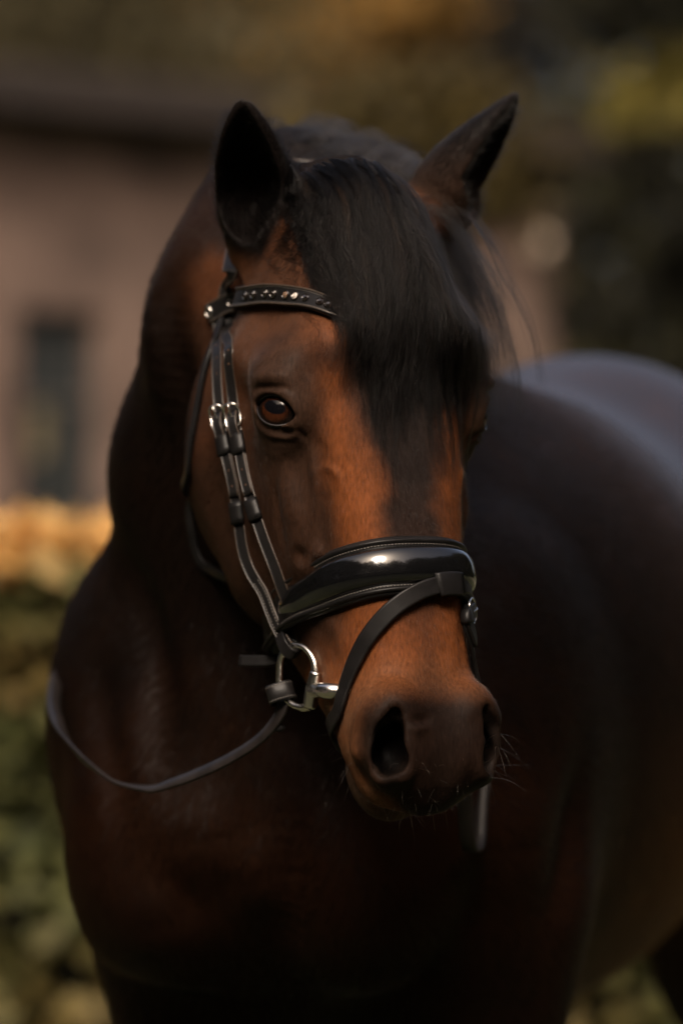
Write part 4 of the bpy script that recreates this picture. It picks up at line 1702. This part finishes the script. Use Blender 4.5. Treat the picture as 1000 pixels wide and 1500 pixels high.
# metal end ring of the browband
i = 1
an = np.linspace(0, 2*math.pi, 20, endpoint=False)
tx = np.cross(Nb[i], HA)
tx /= np.linalg.norm(tx)
ty = np.cross(Nb[i], tx)
c = hit(313, 458)[0] + Nb[i]*0.0075
tube('end_ring', c + np.outer(np.cos(an), tx)*0.0036 + np.outer(np.sin(an), ty)*0.0048, 0.0011, M_STEEL, brow, 8, True)
# loose end of the noseband strap behind the jaw
Ps = polyline(np.array([ring_at(420, 968) + np.array([0, .07, 0]), ring_at(385, 972) + np.array([0, .055, 0]), ring_at(350, 971) + np.array([0, .045, 0])]), 0.004)
strap('strap_end', Ps, np.tile([-0.3, -0.9, 0.2], (len(Ps), 1)), 0.0052, PLAIN, None, [M_LEATHER])

# ------------------------------------------------------------------ bit
bit = bpy.data.objects.new('snaffle_bit', None)
bit.location = ring_at(455, 1010)
col.objects.link(bit)
bpy.context.view_layer.update()
tag(bit, 'polished steel snaffle bit with D shaped ring at the corner of the mouth', 'bit')
ring_px = [(463, 988), (461, 972), (454, 957), (442, 947), (429, 945), (417, 954), (410, 972), (409, 992), (412, 1010), (420, 1024), (432, 1034), (444, 1037), (453, 1034)]
RP = polyline(np.array([ring_at(*p) for p in ring_px]), 0.002)
BARP = polyline(np.array([ring_at(464, 984), ring_at(461, 1000), ring_at(457, 1018), ring_at(453, 1036)]), 0.002)
h1, n1_ = hit(479, 1012)
h2, n2_ = hit(491, 1013)
h3, n3_ = hit(506, 1015)
ARM = polyline(np.array([ring_at(459, 1011), (ring_at(469, 1011) + h1 + n1_*0.004)/2, h1 + n1_*0.0045, h2 + n2_*0.002, h3 - n3_*0.022]), 0.002)


def vtube(name, P, r, mat, parent, sides=14):
    an = np.linspace(0, 2*math.pi, sides, endpoint=False)
    me = sweep_mesh(name, P, None, np.stack([np.cos(an), np.sin(an)], 1), r, r)
    return link(name, me, mat, parent)


for s_ in (1, -1):
    q = lambda A: sided(A, s_)
    x = np.linspace(0, 1, len(RP))
    rg = vtube('bit_ring', q(RP), 0.0031 + 0.0012*(sm(-x, -0.12, 0) + sm(x, 0.88, 1)), M_STEEL, bit)
    x = np.linspace(0, 1, len(BARP))
    bar = vtube('bit_cheek', q(BARP), 0.0072 - 0.0012*np.abs(x - 0.5)*2, M_STEEL, bit)
    for e in (0, -1):
        tube('collar', np.array([q(BARP)[e], q(BARP)[e] + (q(BARP)[1] - q(BARP)[0])*0.35]), 0.0055, M_DULL, bar, 14)
    x = np.linspace(0, 1, len(ARM))
    arm = vtube('mouthpiece', q(ARM), 0.0068 + 0.0006*sm(x, 0.2, 0.6), M_STEEL, bit)
tc = bpy.data.curves.new('engraving', 'FONT')
tc.body = 'Royal Steel'
tc.size = 0.0047
tc.align_x = 'CENTER'
tc.extrude = 0.00005
tmp = bpy.data.objects.new('engraving', tc)
col.objects.link(tmp)
bpy.context.view_layer.update()
eme = bpy.data.meshes.new_from_object(tmp.evaluated_get(bpy.context.evaluated_depsgraph_get()))
bpy.data.objects.remove(tmp)
eme.materials.clear()
eng = link('engraving', eme, mat_simple('engraved_line', (0.06, 0.05, 0.045), 0.6), bit)
k = int(np.argmin(np.abs(px_of(ARM)[:, 0] - 480)))
d = ARM[k + 2] - ARM[k - 2]
d /= np.linalg.norm(d)
vn = CAMP - ARM[k]
vn -= (vn @ d)*d
vn /= np.linalg.norm(vn)
up_ = np.cross(vn, d)
mw = Matrix.Identity(4)
for i in range(3):
    mw[i][0], mw[i][1], mw[i][2] = d[i], up_[i], vn[i]
mw.translation = Vector(ARM[k] + vn*0.0080 - up_*0.0020)
eng.matrix_parent_inverse = Matrix.Identity(4)
eng.matrix_local = bit.matrix_world.inverted() @ mw

# ------------------------------------------------------------------ reins
reins = bpy.data.objects.new('reins', None)
reins.location = at(220, 1156, 0.12)
col.objects.link(reins)
bpy.context.view_layer.update()
tag(reins, 'black leather reins sagging in a loop from the bit to the shoulder', 'reins')
FLAT = [(-1, -.0014), (-1, .0008), (-.9, .0016), (0, .0019), (.9, .0016), (1, .0008), (1, -.0014), (0, -.0018)]
rp_ = [(416, 1022, .045), (412, 1040, .045), (402, 1058, .05), (383, 1080, .06), (342, 1108, .08), (295, 1131, .10), (255, 1146, .12), (220, 1155, .14), (180, 1149, .17), (140, 1126, .21), (106, 1094, .27), (86, 1060, .34), (79, 1028, .42), (83, 998, .50), (97, 970, .58), (130, 935, .66), (200, 890, .74), (300, 830, .80), (420, 760, .84)]
RPt = polyline(np.array([at(*p) for p in rp_]), 0.006)
x = np.linspace(0, 1, len(RPt))
tw = 0.6 + 1.1*sm(x, 0.12, 0.30) - 0.9*sm(x, 0.30, 0.42)
T_, N0, B0 = frames(RPt, np.tile([-0.15, -1.0, 0.35], (len(RPt), 1)))
NR = N0*np.cos(tw)[:, None] + B0*np.sin(tw)[:, None]
link('rein_strap', sweep_mesh('rein_strap', RPt, NR, FLAT, 0.0070, 1.0), M_REIN, reins)
# loop of the rein round the bit ring, with its stitched keeper
kp = np.array([ring_at(419, 1003), ring_at(417, 1010), ring_at(414, 1018), ring_at(412, 1024)]) + np.array([0, -.003, 0])
lpb = []
c0 = ring_at(416, 1014)
ax_ = ring_at(412, 1000) - ring_at(420, 1028)
ax_ /= np.linalg.norm(ax_)
vn = CAMP - c0
vn -= (vn @ ax_)*ax_
vn /= np.linalg.norm(vn)
sx_ = np.cross(vn, ax_)
cuff = []
for ph in np.linspace(0, 2*math.pi, 36, endpoint=False):
    cuff.append(c0 + sx_*(0.0105*math.copysign(abs(math.cos(ph))**0.7, math.cos(ph)) + 0.003) + vn*0.0075*math.copysign(abs(math.sin(ph))**0.7, math.sin(ph)))
cuff = np.array(cuff)
co = cuff - c0 - sx_*0.003
kme = sweep_mesh('rein_keeper', cuff, co, [(-1, 0), (-1, .0012), (-.86, .0020), (.86, .0020), (1, .0012), (1, 0)], 0.0085, 1.0, True)
kob = link('rein_keeper', kme, M_LEATHER, reins)
for sgn in (1, -1):
    dashes('stitching', cuff, co, sgn*0.0064, 0.0021, kob, 0.0015, 0.0024)
# small stopper below
st = at(408, 1066, .05)
bm = bmesh.new()
bmesh.ops.create_uvsphere(bm, u_segments=14, v_segments=10, radius=0.0052)
bmesh.ops.scale(bm, vec=(1.2, 0.8, 0.8), verts=bm.verts)
bmesh.ops.translate(bm, vec=Vector(st), verts=bm.verts)
me = bpy.data.meshes.new('stopper')
bm.to_mesh(me)
bm.free()
me.polygons.foreach_set('use_smooth', np.ones(len(me.polygons), dtype=bool))
link('stopper', me, M_LEATHER, reins)
# far rein: hangs from the left ring in a narrow bight, then runs back over the neck
lr = mirrored(ring_at(416, 1018))
lp = np.array([lr, lr*0.55 + at(681, 1150, .22)*0.45, at(680, 1172, .23), at(682, 1205, .238), at(685, 1234, .246), at(689, 1246, .262), at(696, 1244, .285), at(701, 1225, .300), at(703, 1190, .31), at(706, 1150, .32), at(711, 1040, .36), at(716, 900, .44), at(716, 760, .56), at(690, 640, .68)])
LPt = polyline(lp, 0.004)
T_ = np.gradient(LPt, axis=0)
T_ /= np.linalg.norm(T_, axis=1)[:, None]
LN = np.cross(T_, np.tile([1.0, -0.25, 0.0], (len(LPt), 1)))
LN /= np.linalg.norm(LN, axis=1)[:, None]
link('rein_strap', sweep_mesh('rein_strap', LPt, LN, FLAT, 0.0075, 1.0), M_REIN, reins)
print('tack', round(time.time() - T0, 1))

# ------------------------------------------------------------------ ground, hedge, building, trees
def leaf_mesh(name, C, size, tint, flat=0.0, jitter=0.35):
    """one folded leaf (two triangles) per centre; tint: (n, 3)"""
    n = len(C)
    d = rng.normal(size=(n, 3))
    d[:, 2] *= (1 - flat)
    d /= np.linalg.norm(d, axis=1)[:, None]
    e = np.cross(d, rng.normal(size=(n, 3)))
    e /= np.linalg.norm(e, axis=1)[:, None]
    up = np.cross(d, e)
    L = (size*(1 + jitter*rng.normal(size=n)).clip(0.4, 2))[:, None]
    Vv = np.stack([C - d*L*0.5, C + e*L*0.27 + up*L*0.06, C + d*L*0.5, C - e*L*0.27 + up*L*0.06], 1)
    me = mesh_from(name, Vv.reshape(-1, 3), np.arange(4*n).reshape(n, 4), False)
    a = me.attributes.new('leaf', 'FLOAT_COLOR', 'POINT')
    c = np.ones((n, 4, 4), dtype=np.float32)
    c[:, :, :3] = tint[:, None, :]
    a.data.foreach_set('color', c.ravel())
    return me


def mat_leaf():
    m, nt, b = nodes('leaf')
    a = nt.nodes.new('ShaderNodeAttribute')
    a.attribute_name = 'leaf'
    nt.links.new(a.outputs['Color'], b.inputs['Base Color'])
    setp(b, rough=0.6, spec=0.25)
    tr = nt.nodes.new('ShaderNodeBsdfTranslucent')
    nt.links.new(a.outputs['Color'], tr.inputs['Color'])
    mx = nt.nodes.new('ShaderNodeMixShader')
    mx.inputs[0].default_value = 0.3
    nt.links.new(b.outputs[0], mx.inputs[1])
    nt.links.new(tr.outputs[0], mx.inputs[2])
    nt.links.new(mx.outputs[0], nt.nodes['Material Output'].inputs[0])
    return m


M_LEAF = mat_leaf()
M_BARK = mat_simple('bark', (0.06, 0.045, 0.035), 0.85, 0.4, 14, 0.6, 40)


def tints(n, a, b, dark=0.5):
    f = rng.random((n, 1))
    return (np.array(a)*(1 - f) + np.array(b)*f)*(1 - dark*rng.random((n, 1)))


# ground
n = 60
gx = np.concatenate([np.linspace(-300, -14, 12), np.linspace(-12, 12, 60), np.linspace(14, 300, 12)])
gy = np.concatenate([np.linspace(-300, -10, 12), np.linspace(-8, 40, 90), np.linspace(44, 400, 14)])
GXX, GYY = np.meshgrid(gx, gy, indexing='ij')
P_ = np.stack([GXX.ravel(), GYY.ravel(), np.zeros(GXX.size)], 1)
P_[:, 2] = (vnoise(P_, 0.7, 11) - 0.5)*0.03*(np.abs(P_[:, 0]) < 13)
ii = np.arange(len(gx)*len(gy)).reshape(len(gx), len(gy))
F_ = np.stack([ii[:-1, :-1], ii[1:, :-1], ii[1:, 1:], ii[:-1, 1:]], -1).reshape(-1, 4)
m, nt, b = nodes('grass_ground')
nz = tex_noise(nt, 1.3, 6)
nt.links.new(ramp(nt, nz.outputs[0], [(0.32, (0.022, 0.026, 0.010)), (0.52, (0.045, 0.050, 0.018)), (0.70, (0.085, 0.075, 0.035))]), b.inputs['Base Color'])
setp(b, rough=0.9)
bump(nt, b, tex_noise(nt, 45, 4).outputs[0], 0.8, 0.03)
tag(link('ground', mesh_from('ground', P_, F_), m), kind='structure')
# pale sandy path beyond the horse
m, nt, b = nodes('sand_path')
nz = tex_noise(nt, 6, 6)
nt.links.new(ramp(nt, nz.outputs[0], [(0.3, (0.26, 0.20, 0.15)), (0.7, (0.40, 0.33, 0.26))]), b.inputs['Base Color'])
setp(b, rough=0.9)
xs = np.linspace(-14, 14, 57)
pv = []
for x_ in xs:
    wv_ = 0.12*math.sin(x_*1.7)
    pv += [(x_, 8.2 + wv_ + 0.05*x_, 0.036), (x_, 9.5 + wv_*0.6 + 0.05*x_, 0.036)]
pf = [(2*i, 2*i + 2, 2*i + 3, 2*i + 1) for i in range(len(xs) - 1)]
tag(link('path', mesh_from('path', np.array(pv), np.array(pf)), m), kind='structure')


def hedge(x0, x1, y0, y1, top, count, name, label, sun_tint, seed, size=0.085):
    root = bpy.data.objects.new(name, None)
    root.location = ((x0 + x1)/2, (y0 + y1)/2, 0)
    col.objects.link(root)
    bpy.context.view_layer.update()
    tag(root, label, 'hedge')
    q = rng.random((count, 3))
    face = rng.random(count)
    C = np.empty((count, 3))
    C[:, 0] = x0 + (x1 - x0)*q[:, 0]
    C[:, 1] = np.where(face < 0.55, y0 + 0.30*q[:, 1]**2*(y1 - y0), y0 + (y1 - y0)*q[:, 1])
    C[:, 2] = np.where(face < 0.55, top*q[:, 2], top - 0.16*q[:, 2]**1.5)
    lump = vnoise(C, 2.6, seed) - 0.5
    lump2 = vnoise(C, 7.0, seed + 1) - 0.5
    C[:, 1] -= 0.20*lump + 0.10*lump2
    C[:, 2] += (0.05*lump + 0.07*lump2)*(C[:, 2]/top)
    T_ = tints(count, (0.072, 0.084, 0.030), (0.165, 0.168, 0.062), 0.5)
    spot = np.clip((vnoise(C, 4.2, seed + 3) - 0.56)*5, 0, 1)[:, None]
    T_ = T_*(1 - spot*0.55) + np.array([0.20, 0.125, 0.040])*spot*0.55
    if sun_tint:
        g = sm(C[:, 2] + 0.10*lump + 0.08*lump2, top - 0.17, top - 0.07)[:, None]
        T_ = T_*(1 - g) + tints(count, (0.80, 0.50, 0.18), (0.90, 0.64, 0.29), 0.15)*g  # sunlight on the top leaves painted into their tint
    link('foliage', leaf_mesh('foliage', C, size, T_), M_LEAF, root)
    # woody core, so that no daylight shows through
    bm = bmesh.new()
    bmesh.ops.create_cube(bm, size=1.0)
    bmesh.ops.scale(bm, vec=(x1 - x0 - 0.1, (y1 - y0)*0.62, top*0.86), verts=bm.verts)
    bmesh.ops.translate(bm, vec=((x0 + x1)/2, y0 + (y1 - y0)*0.56, top*0.43), verts=bm.verts)
    bmesh.ops.subdivide_edges(bm, edges=bm.edges, cuts=6, use_grid_fill=True)
    for v in bm.verts:
        v.co += Vector((0, random.uniform(-.04, .04), random.uniform(-.03, .03) if v.co.z > 0.1 else 0))
    me = bpy.data.meshes.new('branches')
    bm.to_mesh(me)
    bm.free()
    link('branches', me, mat_simple('hedge_core', (0.014, 0.013, 0.007), 0.95), root)
    return root


hedge(-4.6, 1.3, 4.6, 5.6, 1.40, 26000, 'hedge', 'clipped green hedge with top leaves tinted golden as if sunlit beside the horse', True, 21)


def tree(px, Yd, h, crown_z, rad, count, cols, label, leaf=0.16, group='trees behind the horse', dark=0.5, sunlit_cols=None, cx=None):
    c = at(px, 750, Yd) if cx is None else np.array([cx, Yd, 0])
    root = bpy.data.objects.new('tree', None)
    root.location = (c[0], c[1], 0)
    col.objects.link(root)
    bpy.context.view_layer.update()
    tag(root, label, 'tree', group)
    tr = np.array([[c[0] + 0.05*math.sin(k*2.0), c[1], k*crown_z/6.0 - 0.1] for k in range(8)])
    r = np.linspace(0.05*rad + 0.09, 0.06, 8)
    trunk = vtube('trunk', tr, r, M_BARK, root, 10)
    for k in range(5):
        a = k*2*math.pi/5 + px
        e = np.array([math.cos(a)*rad[0]*0.55 if hasattr(rad, '__len__') else math.cos(a)*rad*0.55, math.sin(a)*0.5, 0])
        b0 = tr[5]
        lim_ = polyline(np.array([b0, b0 + e*0.5 + [0, 0, rad*0.25], b0 + e + [0, 0, rad*0.6]]), 0.2)
        vtube('limb', lim_, np.linspace(0.06, 0.02, len(lim_)), M_BARK, root, 7)
    # crown: leaf clumps spread through an uneven volume
    nc = 90
    cl = rng.normal(size=(nc, 3))
    cl /= np.linalg.norm(cl, axis=1)[:, None]
    cl *= (rng.random((nc, 1))**0.45)
    cen = np.array([c[0], c[1], (crown_z + h)/2])
    ext = np.array([rad, rad, (h - crown_z)/2 + 0.3])
    cl = cen + cl*ext
    k = rng.integers(0, nc, count)
    C = cl[k] + rng.normal(size=(count, 3))*np.array([0.20, 0.20, 0.16])*rad*0.62
    bright = (0.6 + 0.8*rng.random(nc))[k][:, None]
    T_ = tints(count, cols[0], cols[1], dark)*bright
    if sunlit_cols is not None:
        zlo, zhi, ca_, cb_ = sunlit_cols
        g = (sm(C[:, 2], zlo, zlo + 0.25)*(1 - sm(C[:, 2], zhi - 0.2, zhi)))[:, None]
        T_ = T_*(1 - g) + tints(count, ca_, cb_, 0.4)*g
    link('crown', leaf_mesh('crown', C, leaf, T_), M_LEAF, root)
    return root


# stable building: long wall seen at an angle, running back to the right
WD = np.array([math.cos(R(46)), math.sin(R(46)), 0])           # along the wall
WN = np.array([math.sin(R(46)), -math.cos(R(46)), 0])          # out of the wall
W0 = at(-40, 750, 26.5)
W0[2] = 0


def wpt(a, z, o=0.0):
    return W0 + WD*a + WN*o + np.array([0, 0, z])


def wall_a(px):
    """distance along the wall at a photo column"""
    d = at(px, 750, 0) - CAMP
    A_ = np.array([[WD[0], -d[0]], [WD[1], -d[1]]])
    return np.linalg.solve(A_, (CAMP - W0)[:2])[0]


def block(name, a0, a1, z0, z1, o0, o1, mat, parent, bev=0.01):
    bm = bmesh.new()
    vs = [bm.verts.new(wpt(a, z, o)) for a in (a0, a1) for z in (z0, z1) for o in (o0, o1)]
    for f in ((0, 1, 3, 2), (4, 6, 7, 5), (0, 4, 5, 1), (2, 3, 7, 6), (0, 2, 6, 4), (1, 5, 7, 3)):
        bm.faces.new([vs[i] for i in f])
    bmesh.ops.recalc_face_normals(bm, faces=bm.faces)
    if bev:
        bmesh.ops.bevel(bm, geom=list(bm.edges), offset=bev, segments=1, affect='EDGES')
    me = bpy.data.meshes.new(name)
    bm.to_mesh(me)
    bm.free()
    return link(name, me, mat, parent)


house = bpy.data.objects.new('stable_building', None)
house.location = wpt(4, 0)
col.objects.link(house)
bpy.context.view_layer.update()
tag(house, 'brown pink rendered stable building with a dark eave and tall window', 'building')
m_wall, nt, b = nodes('rendered_wall')
nz = tex_noise(nt, 1.6, 7)
nt.links.new(ramp(nt, nz.outputs[0], [(0.34, (0.075, 0.050, 0.040)), (0.66, (0.165, 0.112, 0.090))]), b.inputs['Base Color'])
setp(b, rough=0.9)
m_dark = mat_simple('dark_timber', (0.018, 0.012, 0.009), 0.7, 0.3, 6)
m_tile = mat_simple('roof_tile', (0.035, 0.026, 0.019), 0.8, 0.4, 5)
m_frame = mat_simple('window_frame_paint', (0.055, 0.055, 0.052), 0.5)
m_glass = mat_simple('window_glass', (0.016, 0.020, 0.022), 0.12, spec=0.45)
m_curt = mat_simple('curtain', (0.16, 0.13, 0.07), 0.9, 0.2, 6)
TOP = 4.55
a0, a1 = -6.0, wall_a(812)
wa, wb = wall_a(28), wall_a(152)
# wall in pieces round the window opening
block('wall', a0, wa, -0.3, TOP, -0.4, 0, m_wall, house, 0)
block('wall', wb, a1, -0.3, TOP, -0.4, 0, m_wall, house, 0)
block('wall', wa, wb, -0.3, 1.30, -0.4, 0, m_wall, house, 0)
block('wall', wa, wb, 3.02, TOP, -0.4, 0, m_wall, house, 0)
win = block('window', wa, wb, 1.30, 1.38, -0.30, 0.06, m_frame, house)
for (p0, p1, z0, z1) in ((wa, wa + .07, 1.38, 3.02), (wb - .07, wb, 1.38, 3.02), (wa + .07, wb - .07, 2.95, 3.02), ((wa + wb)/2 - .03, (wa + wb)/2 + .03, 1.38, 2.95), (wa + .07, (wa + wb)/2 - .03, 2.30, 2.35), ((wa + wb)/2 + .03, wb - .07, 2.30, 2.35)):
    block('window_frame', p0, p1, z0, z1, -0.20, -0.13, m_frame, win)
for h0, h1 in ((wa + .07, (wa + wb)/2 - .03), ((wa + wb)/2 + .03, wb - .07)):
    block('pane', h0, h1, 1.38, 2.30, -0.175, -0.165, m_glass, win, 0)
    block('pane', h0, h1, 2.35, 2.95, -0.175, -0.165, m_glass, win, 0)
block('blind', wa + .28, wa + .45, 1.85, 2.25, -0.155, -0.150, m_curt, win, 0)
block('eave', a0 - .2, a1 + .3, TOP - 0.02, TOP + 0.30, -0.5, 0.55, m_dark, house)
roof = block('roof', a0 - .2, a1 + .3, TOP + 0.30, TOP + 0.36, -4.0, 0.35, m_tile, house)
# pale round wall lamp, unlit
lz = 1.42 + (750 - 362)*(wpt(wall_a(760), 0)[1] - CAMY)/FPX
la = wall_a(761)
lamp = bpy.data.objects.new('wall_lamp', None)
lamp.location = wpt(la, lz, 0.0)
col.objects.link(lamp)
bpy.context.view_layer.update()
tag(lamp, 'pale round lamp on the pink wall right of the horse', 'lamp')
bm = bmesh.new()
bmesh.ops.create_uvsphere(bm, u_segments=24, v_segments=16, radius=0.115)
bmesh.ops.translate(bm, vec=Vector(wpt(la, lz, 0.26)), verts=bm.verts)
me = bpy.data.meshes.new('globe')
bm.to_mesh(me)
bm.free()
link('globe', me, mat_simple('opal_glass', (0.36, 0.29, 0.23), 0.4), lamp)
vtube('bracket', np.array([wpt(la, lz - .02, -0.01), wpt(la, lz - .02, 0.08), wpt(la, lz - .01, 0.12)]), 0.03, m_dark, lamp, 8)

tree(150, 40, 10.5, 2.0, 3.0, 16000, ((0.066, 0.058, 0.026), (0.125, 0.102, 0.050)), 'olive green broadleaf tree behind the stable roof at the left')
tree(470, 44, 10.0, 4.6, 1.75, 18000, ((0.27, 0.150, 0.034), (0.38, 0.22, 0.058)), 'orange autumn tree behind the stable roof above the horse')
tree(330, 54, 12.0, 2.0, 3.2, 16000, ((0.034, 0.028, 0.015), (0.066, 0.052, 0.026)), 'brown green tree farther back between the olive and orange trees')
tree(700, 50, 12.0, 2.0, 2.0, 14000, ((0.022, 0.019, 0.014), (0.042, 0.034, 0.022)), 'dark tree between the orange tree and the right ear')
tree(1000, 25, 6.2, 0.5, 0.95, 14000, ((0.0085, 0.009, 0.005), (0.018, 0.017, 0.008)), 'dark evergreen with upper band tinted yellow green as if sunlit at the right edge', 0.10,
     dark=0.5, sunlit_cols=(4.1, 4.85, (0.20, 0.175, 0.036), (0.34, 0.28, 0.07)))  # sunlit upper band painted into the leaf colours
tree(600, 23.5, 4.25, 3.6, 0.95, 5000, ((0.060, 0.045, 0.014), (0.11, 0.082, 0.024)), 'small olive brown tree in front of the stable wall above the horse', 0.12)
tree(1130, 32, 9.0, 1.0, 2.4, 9000, ((0.020, 0.022, 0.009), (0.045, 0.042, 0.016)), 'deep green tree behind the dark evergreen at the right edge')
# woods that close the place off beyond the far trees ; the near ring is unseen, added to block low sky light
def woods(name, pts, h, count, thick, a, b, size):
    L = polyline(np.array(pts, float), 0.5)
    i = rng.integers(0, len(L), count)
    z = h*rng.random(count)
    edge = (vnoise(np.stack([L[i][:, 0], L[i][:, 1], 0*z], 1), 0.35, 5) - 0.5)*0.5*h
    C = np.stack([L[i][:, 0] + rng.normal(0, thick, count), L[i][:, 1] + rng.normal(0, thick, count), z*(1 + edge/h)], 1)
    o = link(name, leaf_mesh(name, C, size, tints(count, a, b, 0.5)), M_LEAF)
    tag(o, kind='stuff')


woods('far_woods', [(-30, 66), (0, 70), (30, 66)], 17, 30000, 1.5, (0.040, 0.040, 0.016), (0.085, 0.075, 0.03), 0.8)
woods('sky_block_woods', [(-16, 24), (-16, 5), (-14, -12), (-6, -18), (6, -18), (14, -12), (16, 2), (17, 22)], 13, 80000, 1.2, (0.030, 0.034, 0.012), (0.070, 0.070, 0.024), 0.7)
print('background', round(time.time() - T0, 1))
